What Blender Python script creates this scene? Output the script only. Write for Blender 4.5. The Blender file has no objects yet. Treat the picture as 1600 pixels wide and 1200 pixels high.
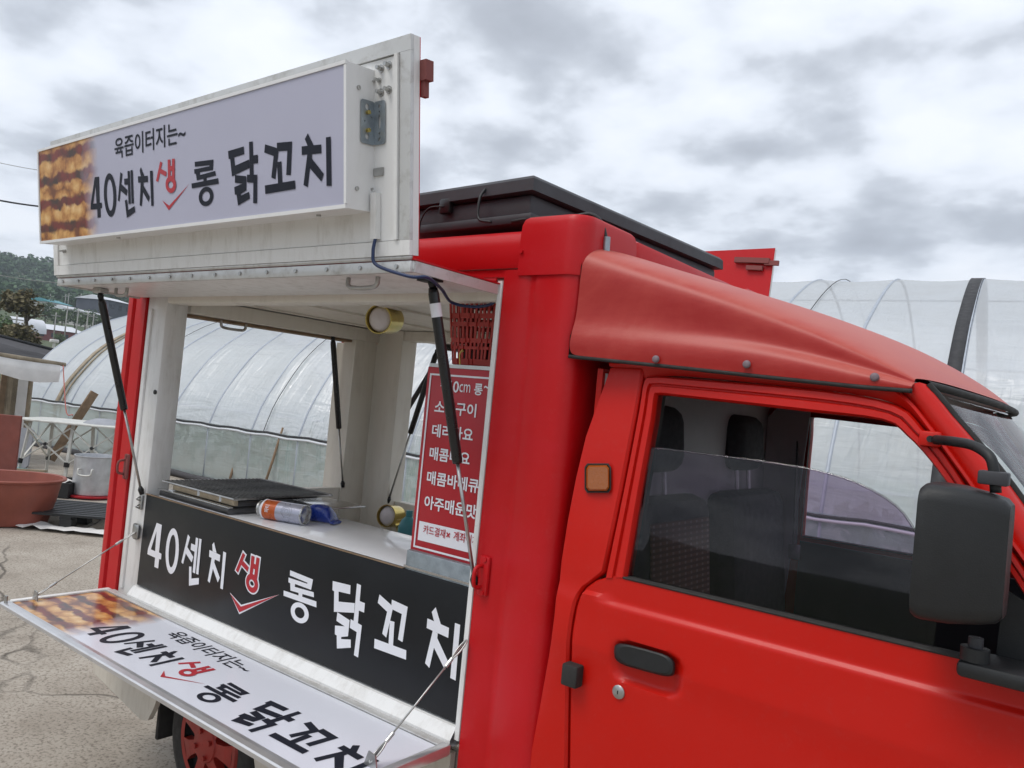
import bpy, bmesh, math, random
from mathutils import Vector, Matrix, noise
from mathutils.geometry import tessellate_polygon
rnd = random.Random(7)
SC = bpy.context.scene
COL = SC.collection

# ------------------------------------------------------------------ camera
# camera-to-world axes solved from the vanishing points of the photograph
RIGHT = Vector((0.78810687, 0.60813657, 0.09517078))
DOWN = Vector((0.05969034, 0.07837944, -0.99513503))
FWD = Vector((-0.61263744, 0.78995353, 0.02547149))
CAM = Vector((0.0, -1.56, 1.56))
FPX = 1229.42                       # focal length in pixels of the 1600 px photograph
cam_d = bpy.data.cameras.new('camera')
cam_d.sensor_width = 36.0
cam_d.lens = 36.0 * FPX / 1600.0
cam_d.clip_start = 0.05
cam_d.clip_end = 3000
cam = bpy.data.objects.new('camera', cam_d)
COL.objects.link(cam)
m = Matrix.Identity(4)
for i in range(3):
    m[i][0] = RIGHT[i]; m[i][1] = -DOWN[i]; m[i][2] = -FWD[i]; m[i][3] = CAM[i]
cam.matrix_world = m
SC.camera = cam

def ray(u, v):
    return RIGHT * ((u - 800) / FPX) + DOWN * ((v - 600) / FPX) + FWD

def W(u, v, **k):
    """world point where the photo pixel (u, v) meets the plane X=, Y= or Z= const"""
    r = ray(u, v)
    a, val = list(k.items())[0]
    i = 'XYZ'.index(a)
    return CAM + r * ((val - CAM[i]) / r[i])

# ------------------------------------------------------------------ world, sun, exposure
world = bpy.data.worlds.new('World'); SC.world = world
world.use_nodes = True
wn = world.node_tree.nodes; wl = world.node_tree.links
wn.clear()
SUN_EL, SUN_ROT = 58.0, 200.0
w_out = wn.new('ShaderNodeOutputWorld'); w_bg = wn.new('ShaderNodeBackground')
w_sky = wn.new('ShaderNodeTexSky'); w_sky.sky_type = 'NISHITA'; w_sky.sun_disc = False
w_sky.sun_elevation = math.radians(SUN_EL); w_sky.sun_rotation = math.radians(SUN_ROT)
w_tc = wn.new('ShaderNodeTexCoord')
w_sep = wn.new('ShaderNodeSeparateXYZ'); wl.new(w_tc.outputs['Generated'], w_sep.inputs[0])
def wmath(op, a, b=None, c=None):
    n = wn.new('ShaderNodeMath'); n.operation = op
    for i, x in enumerate((a, b, c)):
        if x is None: continue
        if isinstance(x, (int, float)): n.inputs[i].default_value = x
        else: wl.new(x, n.inputs[i])
    return n.outputs[0]
zz = wmath('ADD', wmath('MAXIMUM', w_sep.outputs['Z'], 0.0), 0.22)
cx = wmath('DIVIDE', w_sep.outputs['X'], zz); cy = wmath('DIVIDE', w_sep.outputs['Y'], zz)
w_comb = wn.new('ShaderNodeCombineXYZ'); wl.new(cx, w_comb.inputs[0]); wl.new(cy, w_comb.inputs[1])
w_map = wn.new('ShaderNodeMapping'); w_map.inputs['Location'].default_value = (3.1, 1.7, 0.0)
wl.new(w_comb.outputs[0], w_map.inputs[0])
def wnoise(scale, detail, rough, dist):
    n = wn.new('ShaderNodeTexNoise'); wl.new(w_map.outputs[0], n.inputs['Vector'])
    n.inputs['Scale'].default_value = scale; n.inputs['Detail'].default_value = detail
    n.inputs['Roughness'].default_value = rough; n.inputs['Distortion'].default_value = dist
    return n.outputs['Fac']
w_f = wmath('ADD', wmath('MULTIPLY', wnoise(2.5, 12, 0.50, 0.0), 0.76), wmath('MULTIPLY', wnoise(0.8, 3, 0.5, 0.0), 0.24))
w_ramp = wn.new('ShaderNodeValToRGB')
cr = w_ramp.color_ramp
cr.elements[0].position = 0.40; cr.elements[0].color = (0.84, 0.87, 0.92, 1)
cr.elements[1].position = 0.68; cr.elements[1].color = (0.33, 0.35, 0.39, 1)
for p_, c_ in ((0.465, (0.77, 0.81, 0.875)), (0.505, (0.68, 0.72, 0.785)), (0.535, (0.54, 0.575, 0.63)), (0.58, (0.43, 0.46, 0.51))):
    e = cr.elements.new(p_); e.color = c_ + (1,)
wl.new(w_f, w_ramp.inputs[0])
# a little of the clear sky shows through the overcast
w_sc = wn.new('ShaderNodeVectorMath'); w_sc.operation = 'SCALE'; w_sc.inputs['Scale'].default_value = 0.10
wl.new(w_sky.outputs[0], w_sc.inputs[0])
w_mix = wn.new('ShaderNodeMixRGB'); w_mix.inputs[0].default_value = 0.90
wl.new(w_sc.outputs[0], w_mix.inputs[1]); wl.new(w_ramp.outputs[0], w_mix.inputs[2])
wl.new(w_mix.outputs[0], w_bg.inputs[0]); w_bg.inputs[1].default_value = 1.0
wl.new(w_bg.outputs[0], w_out.inputs[0])

sun_d = bpy.data.lights.new('sun', 'SUN'); sun_d.energy = 1.3; sun_d.angle = math.radians(25)
sun_d.color = (1.0, 0.96, 0.9)
sun = bpy.data.objects.new('sun', sun_d); COL.objects.link(sun)
_az = math.radians(SUN_ROT)
_d = Vector((math.sin(_az) * math.cos(math.radians(SUN_EL)), math.cos(_az) * math.cos(math.radians(SUN_EL)), math.sin(math.radians(SUN_EL))))
sun.rotation_euler = _d.to_track_quat('Z', 'Y').to_euler()
SC.view_settings.view_transform = 'Standard'; SC.view_settings.look = 'None'
SC.view_settings.gamma = 1.0; SC.view_settings.use_curve_mapping = False
SC.view_settings.exposure = 0.46

# ------------------------------------------------------------------ materials
class NT:
    """short-hand for building node trees"""
    def __init__(s, name):
        s.m = bpy.data.materials.new(name); s.m.use_nodes = True
        s.n = s.m.node_tree.nodes; s.l = s.m.node_tree.links
        s.b = s.n['Principled BSDF']; s.out = s.n['Material Output']
    def new(s, t, **k):
        n = s.n.new(t)
        for a, v in k.items(): setattr(n, a, v)
        return n
    def link(s, a, b): s.l.new(a, b)
    def coord(s, kind='Object'):
        if kind == 'World': return s.new('ShaderNodeNewGeometry').outputs['Position']
        return s.new('ShaderNodeTexCoord').outputs[kind]
    def noise(s, vec, scale, detail=4, rough=0.55, dist=0.0):
        n = s.new('ShaderNodeTexNoise'); s.link(vec, n.inputs['Vector'])
        n.inputs['Scale'].default_value = scale; n.inputs['Detail'].default_value = detail
        n.inputs['Roughness'].default_value = rough; n.inputs['Distortion'].default_value = dist
        return n.outputs['Fac']
    def voro(s, vec, scale, feature='F1'):
        n = s.new('ShaderNodeTexVoronoi', feature=feature); s.link(vec, n.inputs['Vector']); n.inputs['Scale'].default_value = scale
        return n.outputs['Distance']
    def ramp(s, fac, stops, interp='LINEAR'):
        n = s.new('ShaderNodeValToRGB'); r = n.color_ramp; r.interpolation = interp
        def c(v): return (v, v, v, 1) if isinstance(v, (int, float)) else tuple(v) + (1,)
        r.elements[0].position, r.elements[0].color = stops[0][0], c(stops[0][1])
        r.elements[1].position, r.elements[1].color = stops[-1][0], c(stops[-1][1])
        for p, v in stops[1:-1]: r.elements.new(p).color = c(v)
        s.link(fac, n.inputs[0]); return n.outputs[0]
    def mix(s, fac, a, b, blend='MIX'):
        n = s.new('ShaderNodeMixRGB', blend_type=blend)
        for i, x in enumerate((fac, a, b)):
            if isinstance(x, (int, float)): n.inputs[i].default_value = x if i == 0 else (x, x, x, 1)
            elif isinstance(x, tuple): n.inputs[i].default_value = x + (1,)
            else: s.link(x, n.inputs[i])
        return n.outputs[0]
    def math(s, op, a, b=None, c=None):
        n = s.new('ShaderNodeMath', operation=op)
        for i, x in enumerate((a, b, c)):
            if x is None: continue
            if isinstance(x, (int, float)): n.inputs[i].default_value = x
            else: s.link(x, n.inputs[i])
        return n.outputs[0]
    def bump(s, h, strength, dist=0.01):
        n = s.new('ShaderNodeBump'); n.inputs['Strength'].default_value = strength; n.inputs['Distance'].default_value = dist
        s.link(h, n.inputs['Height']); s.link(n.outputs[0], s.b.inputs['Normal']); return n.outputs[0]
    def stretch(s, vec, sc):
        n = s.new('ShaderNodeMapping'); s.link(vec, n.inputs[0]); n.inputs['Scale'].default_value = sc; return n.outputs[0]
    def set(s, **k):
        names = dict(color='Base Color', rough='Roughness', metal='Metallic', coat='Coat Weight', coatr='Coat Roughness', spec='Specular IOR Level', trans='Transmission Weight', ior='IOR', emit='Emission Strength')
        for a, v in k.items():
            i = s.b.inputs[names[a]]
            if hasattr(v, 'is_linked') or hasattr(v, 'links'): s.link(v, i)
            elif isinstance(v, tuple): i.default_value = v + (1,)
            else: i.default_value = v
        return s

M = {}
def simple(name, col, rough=0.5, metal=0.0, var=0.12, vs=6.0, bump=0.0, bs=60.0, coat=0.0, kind='Object', spec=0.5):
    """plain surface with uneven tone, faint dirt and relief"""
    t = NT(name); v = t.coord(kind)
    f = t.noise(v, vs, 5, 0.6)
    lo = tuple(c * (1 - var) for c in col); hi = tuple(min(1, c * (1 + var * 0.6)) for c in col)
    c = t.ramp(f, [(0.3, lo), (0.7, hi)])
    r = t.ramp(t.noise(v, vs * 2.3, 4), [(0.3, max(0.03, rough * 0.85)), (0.75, min(1, rough * 1.2))])
    t.set(color=c, rough=r, metal=metal, coat=coat, spec=spec)
    if bump: t.bump(t.noise(v, bs, 3), bump, 0.004)
    M[name] = t.m
    return t
def grime(name, col, dirt, rough=0.4, amount=0.5, vs=5.0, streak=(6, 6, 1.2), coat=0.0, metal=0.0, bump=0.05):
    """painted sheet with grey grime in blotches and runs"""
    t = NT(name); v = t.coord('World')
    a = t.noise(t.stretch(v, streak), vs, 6, 0.65, 0.4)
    b = t.noise(v, vs * 5, 4, 0.6)
    f = t.math('MULTIPLY', t.ramp(a, [(0.48, 0.0), (0.78, 1.0)]), t.ramp(b, [(0.35, 0.35), (0.7, 1.0)]))
    f = t.math('MULTIPLY', f, amount)
    base = t.mix(t.noise(v, 2.3, 3), tuple(c * 0.93 for c in col), col)
    t.set(color=t.mix(f, base, dirt), rough=t.ramp(f, [(0.0, rough), (1.0, min(1, rough + 0.3))]), coat=coat, metal=metal)
    if bump: t.bump(t.noise(v, 25, 3), bump, 0.004)
    M[name] = t.m
    return t

# red car paint, slightly chalky with fine dust
def red_paint(name, col, fade, famt, rough=0.28, coat=0.6):
    t = NT(name); v = t.coord('World')
    n = t.noise(t.stretch(v, (1.0, 1.0, 2.2)), 3.2, 6, 0.6, 0.3)
    f = t.math('MULTIPLY', t.ramp(n, [(0.42, 0.0), (0.72, 1.0)]), famt)
    d = t.noise(v, 55, 4, 0.7)
    c = t.mix(f, t.mix(t.noise(v, 1.4, 2), tuple(x * 0.9 for x in col), col), fade)
    c = t.mix(t.math('MULTIPLY', t.ramp(d, [(0.55, 0.0), (0.8, 1.0)]), 0.04), c, (0.45, 0.33, 0.3))
    t.set(color=c, rough=t.ramp(f, [(0, rough), (1, rough + 0.25)]), coat=coat, coatr=0.12, spec=0.3)
    t.bump(t.math('ADD', t.noise(v, 5, 2), t.math('MULTIPLY', t.noise(v, 120, 3), 0.03)), 0.06, 0.01)
    M[name] = t.m
red_paint('red_paint', (0.56, 0.007, 0.002), (0.54, 0.014, 0.008), 0.45, 0.36, 0.06)
red_paint('box_red', (0.52, 0.005, 0.008), (0.55, 0.010, 0.022), 0.5, 0.38, 0.06)
# the fibreglass wind deflector has chalked to pink where the sun reaches it
t = NT('chalky_red'); v = t.coord('World')
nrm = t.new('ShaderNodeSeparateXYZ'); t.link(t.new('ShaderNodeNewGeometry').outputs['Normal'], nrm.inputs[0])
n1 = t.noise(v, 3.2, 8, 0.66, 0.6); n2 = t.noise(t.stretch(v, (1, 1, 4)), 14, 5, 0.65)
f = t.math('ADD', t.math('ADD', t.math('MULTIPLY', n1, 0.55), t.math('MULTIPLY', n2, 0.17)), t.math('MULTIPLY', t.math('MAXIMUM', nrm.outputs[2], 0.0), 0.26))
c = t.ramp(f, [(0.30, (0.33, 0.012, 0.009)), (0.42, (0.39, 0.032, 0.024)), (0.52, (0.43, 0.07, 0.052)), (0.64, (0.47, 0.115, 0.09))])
t.set(color=c, rough=t.ramp(f, [(0.35, 0.36), (0.65, 0.55)]), coat=0.06, coatr=0.35, spec=0.35)
t.bump(t.noise(v, 40, 3), 0.03, 0.003); M['chalky_red'] = t.m

grime('white_sheet', (0.80, 0.80, 0.79), (0.30, 0.27, 0.22), 0.4, 0.55, 4.0)
grime('dirty_alu', (0.62, 0.62, 0.61), (0.20, 0.17, 0.13), 0.38, 0.8, 7.0, (3, 3, 3), metal=0.35)
grime('cream_panel', (0.78, 0.75, 0.68), (0.32, 0.26, 0.18), 0.5, 0.35, 3.0)
grime('sign_white', (0.80, 0.80, 0.80), (0.5, 0.48, 0.45), 0.3, 0.25, 3.0)
grime('skirt_paint', (0.60, 0.56, 0.49), (0.30, 0.25, 0.19), 0.45, 0.6, 6.0)
simple('alu', (0.66, 0.66, 0.67), 0.33, 0.75, 0.12, 9, 0.03, 90, kind='World')
simple('stainless', (0.56, 0.56, 0.56), 0.25, 0.95, 0.15, 4, 0.02, 40, kind='World')
simple('counter_white', (0.80, 0.81, 0.84), 0.12, 0, 0.08, 3, 0.02, 30, kind='World')
simple('steel', (0.46, 0.46, 0.45), 0.35, 0.9, 0.25, 25)
simple('dark_steel', (0.13, 0.13, 0.135), 0.35, 0.85, 0.3, 8, kind='World')
simple('galvanized', (0.34, 0.38, 0.41), 0.4, 0.75, 0.25, 30)
simple('brass', (0.60, 0.46, 0.14), 0.22, 0.95, 0.15, 8)
simple('black_plastic', (0.010, 0.011, 0.012), 0.52, 0, 0.2, 12, 0.10, 420)
simple('black_gloss', (0.012, 0.012, 0.013), 0.3, 0, 0.2, 12)
simple('rubber', (0.022, 0.021, 0.020), 0.75, 0, 0.3, 14, 0.2, 120)
simple('case_plastic', (0.035, 0.036, 0.042), 0.55, 0, 0.25, 4, 0.1, 60)
simple('panel_black', (0.010, 0.011, 0.013), 0.36, 0, 0.15, 2.5, 0.06, 6, kind='World', spec=0.3)
simple('letter_white', (0.78, 0.79, 0.84), 0.4, 0, 0.03, 8)
simple('letter_black', (0.012, 0.014, 0.024), 0.5, 0, 0.05, 8, spec=0.2)
simple('letter_red', (0.44, 0.018, 0.03), 0.4, 0, 0.05, 8)
simple('menu_red', (0.42, 0.012, 0.022), 0.35, 0, 0.06, 3)
simple('basket_red', (0.36, 0.026, 0.02), 0.45, 0, 0.12, 10)
simple('lens_white', (0.70, 0.66, 0.68), 0.35, 0, 0.05, 10)
simple('bolt_grey', (0.20, 0.15, 0.17), 0.6, 0.1)
simple('amber', (0.32, 0.085, 0.008), 0.15, 0, 0.08, 30, 0.25, 200, coat=0.6)
simple('seat_dark', (0.030, 0.030, 0.034), 0.85, 0, 0.2, 20, 0.2, 150)
t = NT('seat_check'); v = t.coord('Object')
wa = t.new('ShaderNodeTexWave', wave_type='BANDS', bands_direction='Z'); t.link(v, wa.inputs['Vector']); wa.inputs['Scale'].default_value = 22
wb = t.new('ShaderNodeTexWave', wave_type='BANDS', bands_direction='Y'); t.link(v, wb.inputs['Vector']); wb.inputs['Scale'].default_value = 9
ck = t.math('MULTIPLY', t.ramp(wa.outputs['Fac'], [(0.5, 0.0), (0.7, 1.0)]), t.ramp(wb.outputs['Fac'], [(0.75, 0.0), (0.9, 1.0)]))
t.set(color=t.mix(ck, t.ramp(wa.outputs['Fac'], [(0.3, (0.10, 0.055, 0.04)), (0.7, (0.16, 0.09, 0.06))]), (0.26, 0.20, 0.17)), rough=0.9); M['seat_check'] = t.m
simple('cab_trim', (0.42, 0.41, 0.42), 0.65, 0, 0.12, 5)
simple('dash', (0.025, 0.025, 0.027), 0.6, 0, 0.2, 8)
simple('cable_blue', (0.012, 0.03, 0.10), 0.45)
simple('wheel_red', (0.30, 0.022, 0.016), 0.4, 0, 0.2, 14)
simple('can_orange', (0.50, 0.10, 0.02), 0.3, 0.2, 0.08, 14)
simple('can_silver', (0.42, 0.43, 0.52), 0.3, 0.4, 0.1, 14)
simple('wrap_blue', (0.012, 0.035, 0.24), 0.28, 0, 0.25, 25, 0.5, 45)
simple('soot', (0.020, 0.019, 0.019), 0.6, 0.4, 0.5, 18, 0.3, 120)
simple('burnt_wire', (0.13, 0.125, 0.115), 0.42, 0.7, 0.6, 9, kind='World')
simple('pot_alu', (0.55, 0.56, 0.58), 0.42, 0.7, 0.2, 9, 0.1, 30)
simple('tub_plastic', (0.27, 0.075, 0.05), 0.55, 0, 0.2, 5, 0.1, 40)
simple('wood', (0.25, 0.17, 0.105), 0.8, 0, 0.35, 9, 0.3, 60)
simple('old_wood', (0.34, 0.28, 0.2), 0.85, 0, 0.35, 7, 0.3, 60)
simple('painted_steel', (0.60, 0.60, 0.56), 0.5, 0.1, 0.2, 12)
simple('grey_board', (0.30, 0.31, 0.34), 0.6, 0, 0.15, 6)
simple('cloth_white', (0.70, 0.68, 0.66), 0.85, 0, 0.12, 5, 0.3, 20)
simple('red_board', (0.20, 0.055, 0.04), 0.7, 0, 0.2, 5)
simple('net_black', (0.022, 0.021, 0.024), 0.85, 0, 0.25, 0.8, 0.3, 10)
simple('net_grey', (0.055, 0.053, 0.058), 0.85, 0, 0.25, 0.8, 0.3, 10)
simple('hoop_steel', (0.40, 0.44, 0.50), 0.5, 0.1, 0.1, 10)
simple('strap_black', (0.03, 0.03, 0.033), 0.7)
simple('twine_pink', (0.60, 0.20, 0.17), 0.7)
simple('roof_white', (0.66, 0.68, 0.72), 0.5, 0, 0.08, 0.6)
simple('roof_teal', (0.06, 0.27, 0.31), 0.5, 0, 0.1, 0.6)
simple('wall_brick_red', (0.22, 0.065, 0.06), 0.8, 0, 0.15, 0.8)
simple('wall_slate', (0.055, 0.065, 0.085), 0.7, 0, 0.2, 0.5)
simple('wall_pale', (0.55, 0.54, 0.52), 0.8, 0, 0.15, 0.6)
simple('window_dark', (0.03, 0.035, 0.045), 0.2)
simple('pole_concrete', (0.36, 0.35, 0.33), 0.8)
simple('bark', (0.10, 0.075, 0.055), 0.9, 0, 0.3, 4, 0.5, 14)
def leafmat(name, a, b, c):
    t = NT(name); v = t.coord('World')
    f = t.noise(v, 0.9, 5, 0.7)
    t.set(color=t.ramp(f, [(0.3, a), (0.5, b), (0.72, c)]), rough=0.65, spec=0.3)
    M[name] = t.m
leafmat('leaf_green', (0.028, 0.055, 0.018), (0.05, 0.095, 0.028), (0.085, 0.14, 0.045))
leafmat('leaf_light', (0.05, 0.09, 0.025), (0.085, 0.14, 0.045), (0.14, 0.20, 0.08))
leafmat('leaf_brown', (0.07, 0.06, 0.025), (0.12, 0.10, 0.045), (0.17, 0.14, 0.06))
leafmat('leaf_far', (0.03, 0.07, 0.03), (0.05, 0.105, 0.042), (0.085, 0.15, 0.06))

# glass
def glassy(name, tint, gloss=0.16, rough=0.02):
    t = NT(name); t.n.remove(t.b)
    tr = t.new('ShaderNodeBsdfTransparent'); tr.inputs[0].default_value = tint + (1,)
    gl = t.new('ShaderNodeBsdfGlossy'); gl.inputs['Roughness'].default_value = rough
    lw = t.new('ShaderNodeFresnel'); lw.inputs[0].default_value = 1.5
    f = t.math('MINIMUM', t.math('ADD', lw.outputs[0], gloss), 1.0)
    mx = t.new('ShaderNodeMixShader'); t.link(f, mx.inputs[0]); t.link(tr.outputs[0], mx.inputs[1]); t.link(gl.outputs[0], mx.inputs[2])
    t.link(mx.outputs[0], t.out.inputs[0]); M[name] = t.m
glassy('tinted_glass', (0.47, 0.38, 0.50), 0.0)
glassy('clear_glass', (0.86, 0.9, 0.88), 0.02)
glassy('lens_glass', (0.9, 0.9, 0.9), 0.05)

# greenhouse film: milky polythene, wrinkled, partly see-through
def film(name, tint, clear, dirt, dirtamt):
    t = NT(name); t.n.remove(t.b); v = t.coord('World')
    d = t.noise(v, 2.2, 6, 0.65, 0.3)
    col = t.mix(t.math('MULTIPLY', t.ramp(d, [(0.42, 0.0), (0.72, 1.0)]), dirtamt), tint, dirt)
    h1 = t.noise(t.stretch(v, (1.0, 1.0, 5.0)), 1.3, 3, 0.5, 0.6)
    h2 = t.noise(t.stretch(v, (5.0, 1.0, 0.8)), 2.0, 3, 0.5, 0.6)
    bn = t.new('ShaderNodeBump'); bn.inputs['Strength'].default_value = 0.4; bn.inputs['Distance'].default_value = 0.05
    t.link(t.math('ADD', h1, t.math('MULTIPLY', h2, 0.7)), bn.inputs['Height'])
    df = t.new('ShaderNodeBsdfDiffuse'); t.link(col, df.inputs[0]); t.link(bn.outputs[0], df.inputs['Normal'])
    tl = t.new('ShaderNodeBsdfTranslucent'); t.link(col, tl.inputs[0]); t.link(bn.outputs[0], tl.inputs['Normal'])
    tr = t.new('ShaderNodeBsdfTransparent'); tr.inputs[0].default_value = (0.93, 0.96, 0.97, 1)
    gl = t.new('ShaderNodeBsdfGlossy'); gl.inputs['Roughness'].default_value = 0.38; t.link(bn.outputs[0], gl.inputs['Normal'])
    m1 = t.new('ShaderNodeMixShader'); m1.inputs[0].default_value = 0.55; t.link(df.outputs[0], m1.inputs[1]); t.link(tl.outputs[0], m1.inputs[2])
    m2 = t.new('ShaderNodeMixShader'); m2.inputs[0].default_value = clear; t.link(m1.outputs[0], m2.inputs[1]); t.link(tr.outputs[0], m2.inputs[2])
    fr = t.new('ShaderNodeFresnel'); fr.inputs[0].default_value = 1.45; t.link(bn.outputs[0], fr.inputs['Normal'])
    m3 = t.new('ShaderNodeMixShader'); t.link(t.math('MULTIPLY', fr.outputs[0], 0.4), m3.inputs[0]); t.link(m2.outputs[0], m3.inputs[1]); t.link(gl.outputs[0], m3.inputs[2])
    t.link(m3.outputs[0], t.out.inputs[0]); M[name] = t.m
film('film_roof', (0.82, 0.86, 0.91), 0.36, (0.55, 0.53, 0.48), 0.3)
film('film_skirt', (0.60, 0.73, 0.72), 0.34, (0.42, 0.47, 0.43), 0.6)

# concrete yard: mottled, stained, cracked
t = NT('concrete'); v = t.coord('World')
big = t.noise(v, 0.55, 5, 0.6, 0.3); mid = t.noise(v, 3.5, 6, 0.68); fine = t.noise(v, 70, 4, 0.7)
base = t.ramp(mid, [(0.28, (0.29, 0.25, 0.205)), (0.52, (0.39, 0.345, 0.29)), (0.75, (0.47, 0.425, 0.365))])
base = t.mix(t.ramp(big, [(0.36, 0.32), (0.62, 0.0)]), base, (0.24, 0.205, 0.165))
base = t.mix(t.ramp(fine, [(0.38, 0.75), (0.50, 0.0)]), base, (0.13, 0.105, 0.08))
wob = t.new('ShaderNodeVectorMath', operation='ADD'); t.link(v, wob.inputs[0])
nz = t.new('ShaderNodeTexNoise'); t.link(v, nz.inputs['Vector']); nz.inputs['Scale'].default_value = 2.5; nz.inputs['Detail'].default_value = 6
ns = t.new('ShaderNodeVectorMath', operation='SCALE'); t.link(nz.outputs['Color'], ns.inputs[0]); ns.inputs['Scale'].default_value = 0.22
t.link(ns.outputs[0], wob.inputs[1])
crk = t.voro(wob.outputs[0], 0.62, 'DISTANCE_TO_EDGE')
cm = t.ramp(crk, [(0.002, 1.0), (0.007, 0.0)])
gate = t.ramp(t.noise(v, 0.8, 3), [(0.40, 0.0), (0.55, 0.9)])
cm = t.math('MULTIPLY', cm, gate)
base = t.mix(cm, base, (0.06, 0.05, 0.038))
t.set(color=base, rough=0.88)
hgt = t.math('SUBTRACT', t.math('ADD', t.math('MULTIPLY', fine, 0.35), t.math('MULTIPLY', mid, 0.6)), t.math('MULTIPLY', cm, 1.5))
t.bump(hgt, 0.5, 0.012); M['concrete'] = t.m
# meadow and soil away from the yard
t = NT('field'); v = t.coord('World')
t.set(color=t.ramp(t.noise(v, 0.06, 6, 0.7), [(0.35, (0.045, 0.075, 0.025)), (0.55, (0.085, 0.10, 0.045)), (0.7, (0.16, 0.13, 0.085))]), rough=0.9); M['field'] = t.m

# sign print with the skewer photograph at one end (u, v in metres come from the UV map)
def print_mat(name, rough, coat, pa, pb):
    t = NT(name); uv = t.new('ShaderNodeUVMap').outputs[0]
    sp = t.new('ShaderNodeSeparateXYZ'); t.link(uv, sp.inputs[0]); u, vv = sp.outputs[0], sp.outputs[1]
    wobble = t.noise(uv, 14, 3)
    row = t.math('FRACT', t.math('ADD', t.math('MULTIPLY', vv, 12.6), t.math('MULTIPLY', wobble, 0.8)))
    inrow = t.ramp(t.math('ABSOLUTE', t.math('SUBTRACT', row, 0.5)), [(0.24, 1.0), (0.36, 0.0)])
    wv = t.new('ShaderNodeVectorMath', operation='ADD'); nzz = t.new('ShaderNodeTexNoise'); t.link(uv, nzz.inputs['Vector']); nzz.inputs['Scale'].default_value = 26; nzz.inputs['Detail'].default_value = 4
    nsc = t.new('ShaderNodeVectorMath', operation='SCALE'); t.link(nzz.outputs['Color'], nsc.inputs[0]); nsc.inputs['Scale'].default_value = 0.035; t.link(uv, wv.inputs[0]); t.link(nsc.outputs[0], wv.inputs[1])
    ch = t.voro(t.stretch(wv.outputs[0], (0.75, 1.0, 1.0)), 21)
    n = t.noise(uv, 60, 5, 0.7)
    meat = t.ramp(t.math('ADD', t.math('MULTIPLY', ch, 0.7), t.math('MULTIPLY', n, 0.45)), [(0.22, (0.80, 0.56, 0.27)), (0.48, (0.64, 0.35, 0.11)), (0.66, (0.45, 0.19, 0.045)), (0.85, (0.17, 0.05, 0.012))])
    gap = t.ramp(t.noise(uv, 9, 4), [(0.4, (0.05, 0.022, 0.012)), (0.55, (0.20, 0.025, 0.015)), (0.7, (0.10, 0.075, 0.04))])
    pic = t.mix(inrow, gap, meat)
    edge = t.math('ADD', u, t.math('MULTIPLY', t.math('SUBTRACT', t.noise(uv, 7, 4), 0.5), 0.16))
    fade = t.ramp(edge, [(0.34, 0.0), (0.44, 1.0)])
    paper = t.ramp(t.noise(uv, 2.0, 3), [(0.3, pa), (0.7, pb)])
    t.set(color=t.mix(fade, pic, paper), rough=rough, coat=coat, coatr=0.1); M[name] = t.m
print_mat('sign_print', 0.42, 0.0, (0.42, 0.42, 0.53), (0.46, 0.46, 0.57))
print_mat('shelf_print', 0.3, 0.25, (0.70, 0.72, 0.80), (0.74, 0.76, 0.84))

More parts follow.
